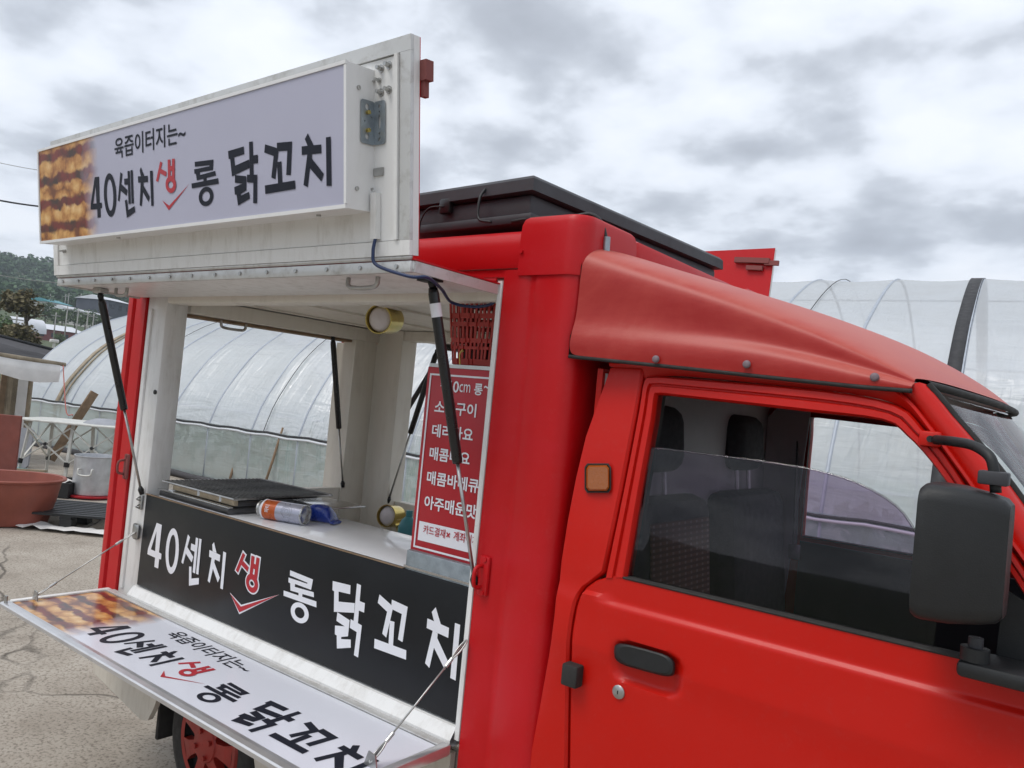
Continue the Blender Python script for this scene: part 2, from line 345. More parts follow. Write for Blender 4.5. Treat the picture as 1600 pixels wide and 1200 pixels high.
# ------------------------------------------------------------------ mesh building
class MB:
    def __init__(s): s.v = []; s.f = []; s.uv = None
    def add(s, vs, fs):
        b = len(s.v); s.v += [tuple(x) for x in vs]; s.f += [tuple(i + b for i in f) for f in fs]; return s
    def box(s, lo, hi, rot=None, c=None):
        x0, y0, z0 = lo; x1, y1, z1 = hi
        vs = [Vector(p) for p in ((x0, y0, z0), (x1, y0, z0), (x1, y1, z0), (x0, y1, z0), (x0, y0, z1), (x1, y0, z1), (x1, y1, z1), (x0, y1, z1))]
        if rot is not None:
            c = Vector(c) if c is not None else (vs[0] + vs[6]) / 2
            vs = [rot @ (p - c) + c for p in vs]
        return s.add(vs, [(0, 3, 2, 1), (4, 5, 6, 7), (0, 1, 5, 4), (1, 2, 6, 5), (2, 3, 7, 6), (3, 0, 4, 7)])
    def obox(s, c, ax, ay, az, h):
        """box about centre c with half sizes h along unit axes"""
        c = Vector(c); vs = []
        for k in (-1, 1):
            for i, j in ((-1, -1), (1, -1), (1, 1), (-1, 1)): vs.append(c + Vector(ax) * (i * h[0]) + Vector(ay) * (j * h[1]) + Vector(az) * (k * h[2]))
        return s.add(vs, [(0, 3, 2, 1), (4, 5, 6, 7), (0, 1, 5, 4), (1, 2, 6, 5), (2, 3, 7, 6), (3, 0, 4, 7)])
    def bar(s, a, b, w, h, up=(0, 0, 1)):
        a, b = Vector(a), Vector(b); d = (b - a).normalized()
        x = d.cross(Vector(up));
        if x.length < 1e-4: x = d.cross(Vector((1, 0, 0)))
        x.normalize(); y = x.cross(d)
        return s.obox((a + b) / 2, d, x, y, ((b - a).length / 2, w / 2, h / 2))
    def tube(s, pts, r, n=10, caps=True):
        pts = [Vector(p) for p in pts]; rs = r if isinstance(r, (list, tuple)) else [r] * len(pts)
        rings = []; prev = None
        for i, p in enumerate(pts):
            d = (pts[min(i + 1, len(pts) - 1)] - pts[max(i - 1, 0)]).normalized()
            if prev is None:
                x = d.cross(Vector((0, 0, 1)))
                if x.length < 1e-3: x = d.cross(Vector((1, 0, 0)))
            else: x = prev - d * prev.dot(d)
            x.normalize(); prev = x; y = d.cross(x)
            rings.append([p + (x * math.cos(2 * math.pi * k / n) + y * math.sin(2 * math.pi * k / n)) * rs[i] for k in range(n)])
        vs = [q for ring in rings for q in ring]; fs = []
        for i in range(len(pts) - 1):
            for k in range(n): fs.append((i * n + k, i * n + (k + 1) % n, (i + 1) * n + (k + 1) % n, (i + 1) * n + k))
        if caps: fs += [tuple(range(n - 1, -1, -1)), tuple((len(pts) - 1) * n + k for k in range(n))]
        return s.add(vs, fs)
    def cyl(s, a, b, r, n=16, r2=None): return s.tube([a, b], [r, r if r2 is None else r2], n)
    def lathe(s, prof, n=32, mat=None, close=False):
        """prof: (radius, height) list about +Z, moved by matrix mat"""
        mat = mat or Matrix.Identity(4); vs = []
        for r, z in prof:
            for k in range(n): vs.append(mat @ Vector((r * math.cos(2 * math.pi * k / n), r * math.sin(2 * math.pi * k / n), z)))
        fs = []
        for i in range(len(prof) - 1):
            for k in range(n): fs.append((i * n + k, i * n + (k + 1) % n, (i + 1) * n + (k + 1) % n, (i + 1) * n + k))
        return s.add(vs, fs)
    def grid(s, rows, closed=False):
        """rows of points, equal length, joined with quads"""
        nc = len(rows[0]); vs = [p for r in rows for p in r]; fs = []
        for i in range(len(rows) - 1):
            for j in range(nc if closed else nc - 1):
                k = (j + 1) % nc; fs.append((i * nc + j, i * nc + k, (i + 1) * nc + k, (i + 1) * nc + j))
        return s.add(vs, fs)
    def poly(s, loops, tomap, thick=None):
        """filled outline with holes: loops of 2D points, tomap(x, y, depth) -> 3D; thick adds a back and rim"""
        loops3 = [[Vector((p[0], p[1], 0)) for p in l] for l in loops]
        tris = tessellate_polygon(loops3); flat = [p for l in loops for p in l]
        n = len(flat); vs = [tomap(p[0], p[1], 0.0) for p in flat]; fs = []
        for a, b, c in tris:
            pa, pb, pc = flat[a], flat[b], flat[c]
            if (pb[0] - pa[0]) * (pc[1] - pa[1]) - (pb[1] - pa[1]) * (pc[0] - pa[0]) < 0: b, c = c, b
            fs.append((a, b, c))
        if thick:
            vs += [tomap(p[0], p[1], thick) for p in flat]; fs += [(c + n, b + n, a + n) for a, b, c in fs[:]]
            o = 0
            for l in loops:
                k = len(l)
                for i in range(k): fs.append((o + i, o + i + n, o + (i + 1) % k + n, o + (i + 1) % k))
                o += k
        return s.add(vs, fs)
    def rbox(s, lo, hi, r, seg=2, axis=None):
        """box with rounded edges"""
        bm = bmesh.new(); bmesh.ops.create_cube(bm, size=1)
        for q in bm.verts: q.co = Vector([lo[i] + (q.co[i] + 0.5) * (hi[i] - lo[i]) for i in range(3)])
        es = bm.edges[:]
        if axis is not None: es = [e for e in es if abs((e.verts[1].co - e.verts[0].co).normalized()[axis]) > 0.9]
        bmesh.ops.bevel(bm, geom=es, offset=r, segments=seg, affect='EDGES', profile=0.5)
        bm.verts.index_update()
        s.add([q.co for q in bm.verts], [[q.index for q in f.verts] for f in bm.faces]); bm.free(); return s
    def xf(s, mat): s.v = [tuple(mat @ Vector(p)) for p in s.v]; return s

WORLD = {}
def link(o, parent):
    COL.objects.link(o)
    if parent is not None: o.parent = parent
def empty(name, loc):
    o = bpy.data.objects.new(name, None); o.empty_display_size = 0.2; link(o, None); o.location = loc; WORLD[o.name] = Vector(loc); return o
def obj(name, mb, mat, parent=None, smooth=False, sub=0, fixn=True):
    """one mesh object from builder mb (world coordinates); its origin goes to the middle of its box"""
    lo = Vector([min(p[i] for p in mb.v) for i in range(3)]); hi = Vector([max(p[i] for p in mb.v) for i in range(3)])
    c = (lo + hi) / 2
    if parent is None: c.z = lo.z
    me = bpy.data.meshes.new(name)
    me.from_pydata([tuple(Vector(p) - c) for p in mb.v], [], mb.f)
    if mb.uv:
        ul = me.uv_layers.new(name='UVMap')
        for lp in me.loops: ul.data[lp.index].uv = mb.uv[lp.vertex_index]
    if fixn:
        bm = bmesh.new(); bm.from_mesh(me); bmesh.ops.recalc_face_normals(bm, faces=bm.faces[:]); bm.to_mesh(me); bm.free()
    me.materials.append(M[mat])
    if smooth:
        for p in me.polygons: p.use_smooth = True
        if smooth == 'auto': me.set_sharp_from_angle(angle=math.radians(38))
    o = bpy.data.objects.new(name, me); link(o, parent)
    WORLD[o.name] = c.copy()
    o.location = c - (WORLD[parent.name] if parent is not None else Vector((0, 0, 0)))
    if sub:
        md = o.modifiers.new('subsurf', 'SUBSURF'); md.levels = sub; md.render_levels = sub
    return o
def tag(o, label, cat, group=None, kind=None):
    if label: o['label'] = label
    if cat: o['category'] = cat
    if group: o['group'] = group
    if kind: o['kind'] = kind
    return o
def copy_part(o, parent, delta):
    """a copy of a part (sharing its mesh) moved by delta"""
    c = o.copy(); COL.objects.link(c); c.parent = parent
    WORLD[c.name] = WORLD[o.name] + Vector(delta)
    c.location = WORLD[c.name] - (WORLD[parent.name] if parent is not None else Vector((0, 0, 0)))
    return c

def catmull(pts, n):
    """smooth curve through points"""
    P = [Vector(p) for p in pts]; P = [P[0] * 2 - P[1]] + P + [P[-1] * 2 - P[-2]]; out = []
    for i in range(1, len(P) - 2):
        for k in range(n):
            t = k / n; a, b, c, d = P[i - 1], P[i], P[i + 1], P[i + 2]
            out.append(0.5 * ((2 * b) + (c - a) * t + (2 * a - 5 * b + 4 * c - d) * t * t + (3 * b - a - 3 * c + d) * t ** 3))
    out.append(P[-2].copy()); return out
def interp(x, tab):
    """piecewise-linear table lookup, tab sorted by first column"""
    if x <= tab[0][0]: return tab[0][1]
    for (a, fa), (b, fb) in zip(tab, tab[1:]):
        if x <= b: return fa + (fb - fa) * (x - a) / (b - a)
    return tab[-1][1]
def text_mb(body, box, tomap, bold=0.0):
    """lettering from Blender's own built-in font, fitted to box (x0, y0, x1, y1); tomap(x, y) -> 3D"""
    cu = bpy.data.curves.new('lettering', 'FONT'); cu.body = body; cu.size = 1.0; cu.offset = bold; cu.resolution_u = 3
    ob = bpy.data.objects.new('lettering', cu); COL.objects.link(ob)
    dg = bpy.context.evaluated_depsgraph_get(); me = bpy.data.meshes.new_from_object(ob.evaluated_get(dg))
    vs = [q.co.copy() for q in me.vertices]; fs = [tuple(p.vertices) for p in me.polygons]
    bpy.data.objects.remove(ob); bpy.data.curves.remove(cu); bpy.data.meshes.remove(me)
    x0 = min(q.x for q in vs); x1 = max(q.x for q in vs); y0 = min(q.y for q in vs); y1 = max(q.y for q in vs)
    bx0, by0, bx1, by1 = box
    mb = MB()
    return mb.add([tomap(bx0 + (q.x - x0) / (x1 - x0) * (bx1 - bx0), by0 + (q.y - y0) / (y1 - y0) * (by1 - by0)) for q in vs], fs)

# ================================================================== SETTING
def ground_h(x, y):
    """flat yard, then a valley floor rising to wooded hills"""
    d = math.hypot(x + 3, y - 0)
    h = interp(d, [(0, 0), (45, 0), (110, 1.2), (180, 5.2), (260, 14.0), (330, 21), (430, 34), (560, 50), (760, 55), (1200, 40)])
    a = math.atan2(y, -x)                       # 0 towards the rear of the truck
    k = 0.62 + 0.38 * math.cos(a - 0.38)
    n = noise.noise(Vector((x * 0.006, y * 0.006, 0.3))) * 0.35 + noise.noise(Vector((x * 0.02, y * 0.02, 5.3))) * 0.08
    return h * max(0.25, k) * (1 + n) if d > 45 else 0.0
mb = MB(); rows = []
radii = [0.01, 8, 16, 24, 32, 40, 45, 52, 60, 72, 86, 104, 125, 150, 180, 215, 255, 300, 350, 400, 450, 500, 560, 620, 700, 810]
for r in radii:
    rows.append([Vector((-3 + r * math.cos(k * math.pi / 48), r * math.sin(k * math.pi / 48), ground_h(-3 + r * math.cos(k * math.pi / 48), r * math.sin(k * math.pi / 48)))) for k in range(96)])
mb.grid(rows, True)
tag(obj('ground', mb, 'field', smooth=True), None, None, kind='structure')
# the concrete yard lies on it as its own slab
mb = MB(); rows = []
for i in range(31):
    rows.append([Vector((-26 + i * 1.3, -12 + j * 1.2, 0.012 + 0.012 * noise.noise(Vector((i * 0.4, j * 0.4, 0))))) for j in range(24)])
mb.grid(rows)
tag(obj('yard', mb, 'concrete', smooth=True), None, None, kind='structure')

# ================================================================== FOOD TRUCK
YC = 0.635                                   # middle of the truck
def mir(p): return Vector((p[0], 2 * YC - p[1], p[2]))
truck = empty('food_truck', (-1.4, YC, 0.0))
tag(truck, 'red food truck with its white side flaps folded open and serving shelf lowered', 'truck')

# ---------- box body: roof, pillars, walls
BX0, BX1 = -3.26, -1.04                      # rear and front of the box
ZS, ZR = 0.68, 2.01                          # sill and roof heights
def pillar_profile(x0, x1, round_end):
    """plan outline of a corner pillar: outer face with a pressed fold, one rounded corner"""
    pts = []
    if round_end > 0:
        pts = [(x0, 0.0), (x0 + 0.072, 0.0), (x0 + 0.078, 0.004), (x0 + 0.10, 0.004), (x0 + 0.106, 0.0)]
        for k in range(7):
            a = -math.pi / 2 + k * math.pi / 12; pts.append((x1 - 0.045 + 0.045 * math.cos(a), 0.045 + 0.045 * math.sin(a)))
        pts += [(x1, 0.13), (x1 - 0.03, 0.13), (x1 - 0.03, 0.1), (x0, 0.1)]
    else:
        pts = [(x1, 0.0), (x1 - 0.075, 0.0), (x1 - 0.085, 0.012), (x1 - 0.10, 0.012), (x1 - 0.105, 0.0)]
        for k in range(7):
            a = -math.pi / 2 - k * math.pi / 12; pts.append((x0 + 0.05 + 0.05 * math.cos(a), 0.05 + 0.05 * math.sin(a)))
        pts += [(x0, 0.12), (x0 + 0.03, 0.12), (x0 + 0.03, 0.1), (x1, 0.1)]
    return pts
def extrude_plan(pts, z0, z1, flip=False):
    mb = MB()
    if flip: pts = [(x, 2 * YC - y) for x, y in pts]
    n = len(pts)
    mb.grid([[Vector((x, y, z)) for x, y in pts] for z in (z0, z1)], True)
    tri = tessellate_polygon([[Vector((x, y, 0)) for x, y in pts]])
    mb.add([Vector((x, y, z0)) for x, y in pts], tri); mb.add([Vector((x, y, z1)) for x, y in pts], tri)
    return mb
for fl in (False, True):
    obj('corner_pillar', extrude_plan(pillar_profile(-1.268, BX1, 1), 0.60, 1.90, fl), 'box_red', truck, 'auto')
    obj('corner_pillar', extrude_plan(pillar_profile(BX0, -3.082, -1), 0.565, 1.90, fl), 'box_red', truck, 'auto')
# cream skirt under the front pillar
for y0 in (0.006, 2 * YC - 0.066): obj('pillar_skirt', MB().rbox((-1.30, y0, 0.44), (-1.045, y0 + 0.06, 0.598), 0.008), 'skirt_paint', truck, 'auto')
# front and half-height walls
obj('front_wall', MB().box((BX1 - 0.03, 0.132, 0.6), (BX1, 2 * YC - 0.132, 1.99)), 'box_red', truck)
obj('front_lining', MB().box((-1.10, 0.11, 0.70), (-1.072, 2 * YC - 0.11, 1.868)), 'cream_panel', truck)
obj('bed_floor', MB().box((BX0 + 0.04, 0.03, 0.60), (BX1 - 0.035, 2 * YC - 0.03, 0.676)), 'stainless', truck)
obj('rear_low_wall', MB().box((-3.03, 0.14, 0.68), (-2.985, 1.13, 1.075)), 'cream_panel', truck)
obj('side_low_wall', MB().box((-2.95, 1.19, 0.68), (-1.11, 1.235, 1.03)), 'cream_panel', truck)
# roof: red skin with side rails, beige ceiling
mb = MB(); prof = [(0.004, 1.905), (0.0, 1.915), (0.0, 1.965), (0.006, 1.99), (0.022, 2.004), (0.06, 2.01), (YC, 2.025)]
prof = prof + [(2 * YC - y, z) for y, z in reversed(prof[:-1])]
mb.grid([[Vector((x, y, z)) for y, z in prof] for x in (BX0, -1.225)])
mb.add([Vector((x, y, z)) for x in (BX0,) for y, z in prof], [tuple(range(len(prof)))])
mb.add([Vector((-1.225, y, z)) for y, z in prof], [tuple(range(len(prof)))])
obj('roof', mb, 'box_red', truck, 'auto')
obj('roof_rail_lip', MB().box((-3.2, 0.010, 1.884), (-1.232, 0.05, 1.904)), 'box_red', truck)
# corner caps, a little proud of the rail, rounded to the front
for fl in (False, True):
    pts = [(-1.222, -0.006)]
    for k in range(9):
        a = -math.pi / 2 + k * math.pi / 16; pts.append((BX1 + 0.008 - 0.055 + 0.055 * math.cos(a), 0.049 + 0.055 * math.sin(a)))
    pts += [(BX1 + 0.008, 0.25), (-1.222, 0.25)]
    if fl: pts = [(x, 2 * YC - y) for x, y in pts]
    mb = MB(); cxm = sum(p[0] for p in pts) / len(pts); cym = sum(p[1] for p in pts) / len(pts)
    rws = []
    for z, k in ((1.884, 0.985), (1.892, 1.0), (1.985, 1.0), (2.012, 0.985), (2.026, 0.94), (2.032, 0.86)):
        rws.append([Vector((cxm + (x - cxm) * k, cym + (y - cym) * k, z)) for x, y in pts])
    mb.grid(rws, True); mb.add(rws[-1], [tuple(range(len(pts)))])
    cap = obj('corner_cap', mb, 'box_red', truck, 'auto')
obj('roof_front_rail', MB().rbox((-1.2, 0.252, 1.90), (BX1 + 0.006, 2 * YC - 0.252, 2.026), 0.02), 'box_red', truck, 'auto')
obj('cap_rivet', MB().cyl((-1.214, -0.012, 1.945), (-1.214, 0.0, 1.945), 0.006, 10), 'box_red', truck, 'auto')
mb = MB().box((-3.22, 0.03, 1.868), (-1.075, 2 * YC - 0.03, 1.882))
ceil = obj('ceiling', mb, 'cream_panel', truck)
for i in range(5):
    x = -2.9 + i * 0.4
    obj('ceiling_batten', MB().box((x, 0.1, 1.860), (x + 0.02, 1.14, 1.8675)), 'cream_panel', ceil)
# beams round the top of the openings
obj('side_beam', MB().rbox((-3.08, 0.012, 1.822), (-1.272, 0.085, 1.866), 0.008), 'cream_panel', truck, 'auto')
obj('side_beam', MB().rbox((-2.80, 1.145, 1.818), (-1.11, 1.235, 1.866), 0.006), 'cream_panel', truck, 'auto')
rb = obj('rear_beam', MB().rbox((-3.06, 0.12, 1.80), (-2.955, 1.14, 1.862), 0.006), 'cream_panel', truck, 'auto')
obj('seal_strip', MB().box((-3.075, 0.13, 1.788), (-3.00, 1.13, 1.798)), 'wood', rb)
p = W(365, 508, X=-3.0)
obj('grab_handle', MB().tube(catmull([p + Vector((0, -0.06, 0.012)), p + Vector((0, -0.055, -0.012)), p + Vector((0, -0.03, -0.018)), p + Vector((0, 0.03, -0.018)), p + Vector((0, 0.055, -0.012)), p + Vector((0, 0.06, 0.012))], 4), 0.006, 8), 'steel', rb, True)
# rear posts inside the red corner pillars
post = obj('inner_post', MB().rbox((-3.080, 0.008, 0.62), (-2.935, 0.10, 1.866), 0.01), 'white_sheet', truck, 'auto')
obj('post_rib', MB().rbox((-3.055, 0.0, 0.70), (-3.03, 0.012, 1.80), 0.004), 'white_sheet', post, 'auto')
obj('rubber_stop', MB().cyl((-2.95, 0.004, 1.475), (-2.95, 0.010, 1.475), 0.009, 14), 'black_plastic', post, 'auto')
obj('rear_corner_post', MB().box((-3.06, 1.0, 0.68), (-2.972, 1.1366, 1.80)), 'cream_panel', truck)
obj('rear_corner_post', MB().box((-2.970, 1.137, 0.68), (-2.79, 1.235, 1.866)), 'cream_panel', truck)
obj('post_lining', MB().box((-3.268, 1.128, 0.685), (-2.974, 1.146, 1.795)), 'cream_panel', truck)
# white edge strip of the front pillar
obj('pillar_edge', MB().box((-1.284, -0.003, 0.70), (-1.270, 0.09, 1.872)), 'white_sheet', truck)
# latch on the red pillar, hasp on the rear post
def latch(x, z, name, mat, par):
    l = obj(name, MB().rbox((x - 0.016, -0.012, z - 0.05), (x + 0.016, 0.0, z + 0.05), 0.006), mat, par, 'auto')
    obj('latch_loop', MB().tube(catmull([(x - 0.004, -0.010, z - 0.03), (x - 0.006, -0.035, z - 0.022), (x - 0.006, -0.035, z + 0.018), (x - 0.004, -0.010, z + 0.026)], 4), 0.005, 8), mat, l, True)
    for dz in (-0.042, 0.042): obj('latch_screw', MB().cyl((x + 0.004, -0.016, z + dz), (x + 0.004, -0.011, z + dz), 0.006, 10), mat, l, 'auto')
latch(-1.236, 1.125, 'latch', 'box_red', truck)
latch(-3.085, 1.17, 'latch', 'wall_brick_red', truck)
hz = obj('hasp', MB().rbox((-2.968, -0.004, 1.02), (-2.945, 0.008, 1.075), 0.004), 'steel', truck, 'auto')
for dz in (1.032, 1.062): obj('hasp_eye', MB().tube(catmull([(-2.956, -0.003, dz - 0.008), (-2.956, -0.018, dz), (-2.956, -0.003, dz + 0.008)], 4), 0.003, 6), 'steel', hz, True)

# ---------- serving side: black panel, sill, counter
BLK = obj('front_panel', MB().rbox((-2.934, 0.006, 0.735), (-1.285, 0.03, 1.082), 0.004), 'panel_black', truck, 'auto')
obj('panel_trim', MB().box((-2.934, 0.003, 1.0822), (-1.53, 0.012, 1.0845)), 'wood', BLK)
mb = MB(); pr = [(-0.004, 0.682), (-0.018, 0.69), (-0.018, 0.70), (0.002, 0.728), (0.03, 0.734), (0.03, 0.682)]
mb.grid([[Vector((x, y, z)) for y, z in pr] for x in (-2.95, -1.285)], True)
sill = obj('sill', mb, 'white_sheet', truck)
obj('counter_top', MB().rbox((-2.9, 0.032, 1.055), (-1.53, 0.395, 1.081), 0.005), 'counter_white', truck, 'auto')
obj('counter_body', MB().box((-2.9, 0.032, 0.69), (-1.53, 0.38, 1.053)), 'stainless', truck)
cab_ = obj('steel_cabinet', MB().rbox((-1.528, 0.010, 0.735), (-1.288, 0.26, 1.135), 0.004), 'galvanized', truck, 'auto')
obj('cabinet_edge', MB().box((-1.528, 0.004, 1.088), (-1.288, 0.0095, 1.094)), 'stainless', cab_)

# ---------- lettering traced as outlines, in millimetres of the sign's own print
GLY = {
    'four': [[[(421.7, 185.9), (450.4, 184.7), (450.4, 103.9), (464.6, 102.8), (465.4, 85.8), (455.3, 85.8), (455.4, 57.3), (434, 57.9), (433.2, 84.7), (388.5, 86.7), (389.5, 104.1)], [(425.7, 161.7), (405.4, 104.2), (429.5, 103.1)]]],
    'zero': [[[(560.9, 116.6), (559.7, 131.4), (556.5, 145.7), (551.6, 158.9), (545.1, 170.1), (537.5, 179), (528.9, 185.1), (519.9, 187.9), (510.9, 187.5), (502.4, 183.7), (494.8, 176.8), (488.4, 167), (483.7, 154.9), (480.8, 141.1), (480, 126.3), (481.2, 111.2), (484.5, 96.6), (489.5, 83.2), (496.2, 71.9), (504.1, 63.1), (512.7, 57.2), (521.8, 54.6), (530.8, 55.3), (539.2, 59.4), (546.7, 66.5), (552.9, 76.4), (557.4, 88.4), (560.1, 102)], [(541.2, 118.6), (540.4, 129.2), (538.6, 139.5), (535.8, 148.9), (532.3, 157), (528.1, 163.2), (523.6, 167.4), (518.9, 169.3), (514.2, 168.8), (509.9, 165.9), (506, 160.8), (502.9, 153.7), (500.6, 144.9), (499.3, 135), (499.1, 124.3), (499.9, 113.5), (501.8, 103.2), (504.6, 93.7), (508.2, 85.6), (512.4, 79.4), (516.9, 75.3), (521.7, 73.5), (526.3, 74.1), (530.7, 77.1), (534.5, 82.3), (537.6, 89.4), (539.8, 98.1), (541, 108)]]],
    'sen': [[[(589.5, 184), (602.4, 177.4), (594.5, 151.1), (580, 97), (569.6, 100.5)]],
        [[(592.7, 148.7), (631.5, 126.7), (625.3, 110.3), (587.8, 129.4)]],
        [[(612.6, 162), (634.3, 160.9), (635, 142.1), (613.3, 144.1)]],
        [[(634.3, 182.4), (647.7, 181.8), (649.9, 84), (636.5, 84.6)]],
        [[(653.1, 182.8), (665.4, 182.6), (668.1, 84.1), (655.3, 84.1)]],
        [[(614.8, 96.8), (627.4, 98.9), (633.9, 66.4), (673, 76), (675.4, 58.7), (624.7, 44.6)]]],
    'chi': [[[(714.9, 185.5), (733.2, 158.7), (712.6, 159.8), (707.2, 177.4)]],
        [[(696, 160.7), (753.6, 156.7), (753.8, 138.5), (697.2, 141.9)]],
        [[(711.8, 142.5), (728.3, 140.9), (726.7, 128.4), (714.9, 72), (703.6, 75.4)]],
        [[(726.9, 132.2), (763.1, 96), (755.4, 81.5), (722, 114.8)]],
        [[(766.8, 169.1), (781.8, 168.3), (784.1, 68.3), (771, 68.6)]]],
    'saeng': [[[(824.7, 189.8), (836.7, 184.7), (811.6, 132.9), (799.9, 137.8)]],
        [[(830.2, 168.2), (859.7, 156.5), (855.8, 143.9), (823.4, 156.6)]],
        [[(866.2, 189.5), (880.9, 188.8), (880.4, 137.3), (866.2, 138.7)]],
        [[(889.9, 189.5), (904.5, 188.6), (902.9, 135.1), (887.9, 136.6)]],
        [[(879.3, 170.8), (890.2, 170.1), (889.7, 157.1), (879.3, 157.7)]],
        [[(866.4, 144.8), (903.2, 141.1), (901.9, 132.5), (867, 136)]],
        [[(910.2, 116), (909.7, 121.3), (907.8, 126.5), (904.6, 131.3), (900.3, 135.6), (895.1, 139), (889.2, 141.5), (883, 142.9), (876.7, 143.1), (870.6, 142.1), (865.1, 140), (860.4, 136.8), (856.8, 132.7), (854.5, 128), (853.6, 122.8), (854.1, 117.4), (856, 112.1), (859.2, 107.2), (863.6, 103), (868.9, 99.5), (874.9, 97.1), (881.2, 95.8), (887.5, 95.6), (893.5, 96.7), (899, 98.9), (903.6, 102.1), (907.1, 106.2), (909.3, 110.9)], [(894.3, 116.8), (894, 119), (893.1, 121.1), (891.6, 123.2), (889.6, 125), (887.2, 126.5), (884.4, 127.6), (881.5, 128.2), (878.5, 128.4), (875.7, 128), (873.1, 127.2), (871, 125.9), (869.3, 124.3), (868.3, 122.3), (867.8, 120.2), (868.1, 118), (869, 115.8), (870.5, 113.8), (872.6, 111.9), (875, 110.5), (877.8, 109.4), (880.7, 108.8), (883.7, 108.6), (886.5, 109), (889, 109.8), (891.2, 111.1), (892.8, 112.7), (893.9, 114.6)]]],
    'check': [[[(832.4, 79.5), (870.4, 61.6), (978.8, 112.9), (867.5, 49.1)]]],
    'rong': [[[(1006.4, 168.3), (1097.9, 164.1), (1094.6, 137.3), (1031.3, 138.1), (1031.1, 130.6), (1105.4, 133.8), (1108.4, 121.6), (1015.8, 117.6), (1012, 135.6), (1004.1, 136.9), (1003.1, 148.7), (1078.1, 148.9), (1078.1, 151.6), (1007.3, 155.1)]],
        [[(1048.1, 120.7), (1063.6, 121.5), (1064.2, 111.1), (1049.5, 110.1)]],
        [[(989, 111.9), (1119, 113.7), (1121.5, 99.4), (990.8, 98.5)]],
        [[(1096.1, 69.6), (1095.7, 75.2), (1093.6, 80.7), (1089.9, 85.6), (1084.8, 89.9), (1078.4, 93.2), (1071.1, 95.5), (1063.3, 96.5), (1055.3, 96.3), (1047.6, 94.8), (1040.5, 92.2), (1034.4, 88.4), (1029.6, 83.8), (1026.4, 78.5), (1024.9, 72.9), (1025.3, 67.1), (1027.4, 61.6), (1031.2, 56.5), (1036.6, 52.2), (1043.1, 48.9), (1050.5, 46.7), (1058.4, 45.8), (1066.4, 46.1), (1074, 47.7), (1081, 50.5), (1086.9, 54.2), (1091.6, 58.8), (1094.6, 64)], [(1079.6, 70.3), (1079.4, 73.3), (1078.2, 76.2), (1076.2, 78.8), (1073.4, 81.1), (1069.9, 82.9), (1065.9, 84.1), (1061.7, 84.6), (1057.4, 84.5), (1053.2, 83.7), (1049.4, 82.3), (1046.1, 80.4), (1043.5, 77.9), (1041.8, 75.2), (1041, 72.2), (1041.2, 69.2), (1042.4, 66.3), (1044.5, 63.6), (1047.4, 61.3), (1050.9, 59.6), (1054.9, 58.4), (1059.2, 57.9), (1063.5, 58), (1067.6, 58.8), (1071.4, 60.2), (1074.7, 62.2), (1077.2, 64.6), (1078.8, 67.4)]]],
    'dalk': [[[(1166.2, 177.8), (1236.4, 181), (1238.4, 161.7), (1193.3, 159.1), (1197.1, 137.3), (1259, 146), (1260.3, 125.1), (1182.8, 111.8), (1175.9, 156.4), (1168.7, 157.6)]],
        [[(1259.9, 189.4), (1275.6, 188.4), (1278.1, 106.4), (1261.6, 107.5)]],
        [[(1274.9, 154.1), (1296.7, 153.5), (1297, 132.9), (1275.9, 133.7)]],
        [[(1196.9, 113.6), (1246.7, 106), (1246.3, 70.7), (1221.5, 63.9), (1221.4, 59.4), (1258, 66.1), (1261.1, 49.1), (1209.1, 35.6), (1203.3, 63.4), (1195.8, 64.1), (1193, 83.2), (1230.5, 89.2), (1196.5, 94.4)]],
        [[(1250.2, 109.2), (1293.7, 104.8), (1291.7, 34.7), (1275.7, 36.3), (1277.4, 86.7), (1250.2, 90.3)]]],
    'kko': [[[(1327.2, 175.1), (1374.2, 160.7), (1381.4, 151.2), (1368.2, 86.7), (1352, 92.2), (1362, 143), (1323.5, 155.6)]],
        [[(1375.3, 172.7), (1435.1, 168.2), (1429.1, 90.2), (1411.7, 92.3), (1416.8, 148.9), (1375.7, 152.5)]],
        [[(1375.3, 126.2), (1392.9, 126.7), (1396.2, 74.4), (1379.3, 74.5)]],
        [[(1325.4, 75.3), (1445.4, 76), (1447.6, 56.1), (1327, 54.5)]]],
    'chib': [[[(1494.8, 179.5), (1516.7, 148.8), (1494.5, 149.7), (1483.4, 167.6)]],
        [[(1471.5, 152.2), (1543.6, 147.8), (1544.1, 127.8), (1471.9, 132.5)]],
        [[(1492.9, 131.6), (1509.7, 129.6), (1509.6, 119.6), (1502.1, 99.3), (1493.6, 55.9), (1478.1, 62)]],
        [[(1509.1, 120.5), (1552.9, 80.4), (1543.6, 64.1), (1501.5, 99.4)]],
        [[(1560.9, 161.3), (1577.5, 160.9), (1580, 51.1), (1562.7, 52.3)]]],
}
GBOX = {}
for k, parts in GLY.items():
    A = [q for pt in parts for loop in pt for q in loop]
    GBOX[k] = (min(a[0] for a in A), min(a[1] for a in A), max(a[0] for a in A), max(a[1] for a in A))
def offset_loop(loop, d):
    """outline grown by d"""
    n = len(loop); out = []
    area = sum(loop[i][0] * loop[(i + 1) % n][1] - loop[(i + 1) % n][0] * loop[i][1] for i in range(n))
    sg = 1 if area > 0 else -1
    for i in range(n):
        a, b, c = Vector(loop[i - 1][:2]), Vector(loop[i][:2]), Vector(loop[(i + 1) % n][:2])
        d1 = (b - a).normalized(); d2 = (c - b).normalized()
        n1 = Vector((d1.y, -d1.x)) * sg; n2 = Vector((d2.y, -d2.x)) * sg
        k = n1 + n2
        k = k / max(0.35, k.length_squared / 2) if k.length > 1e-6 else n1
        out.append((b.x + k.x * d, b.y + k.y * d))
    return out
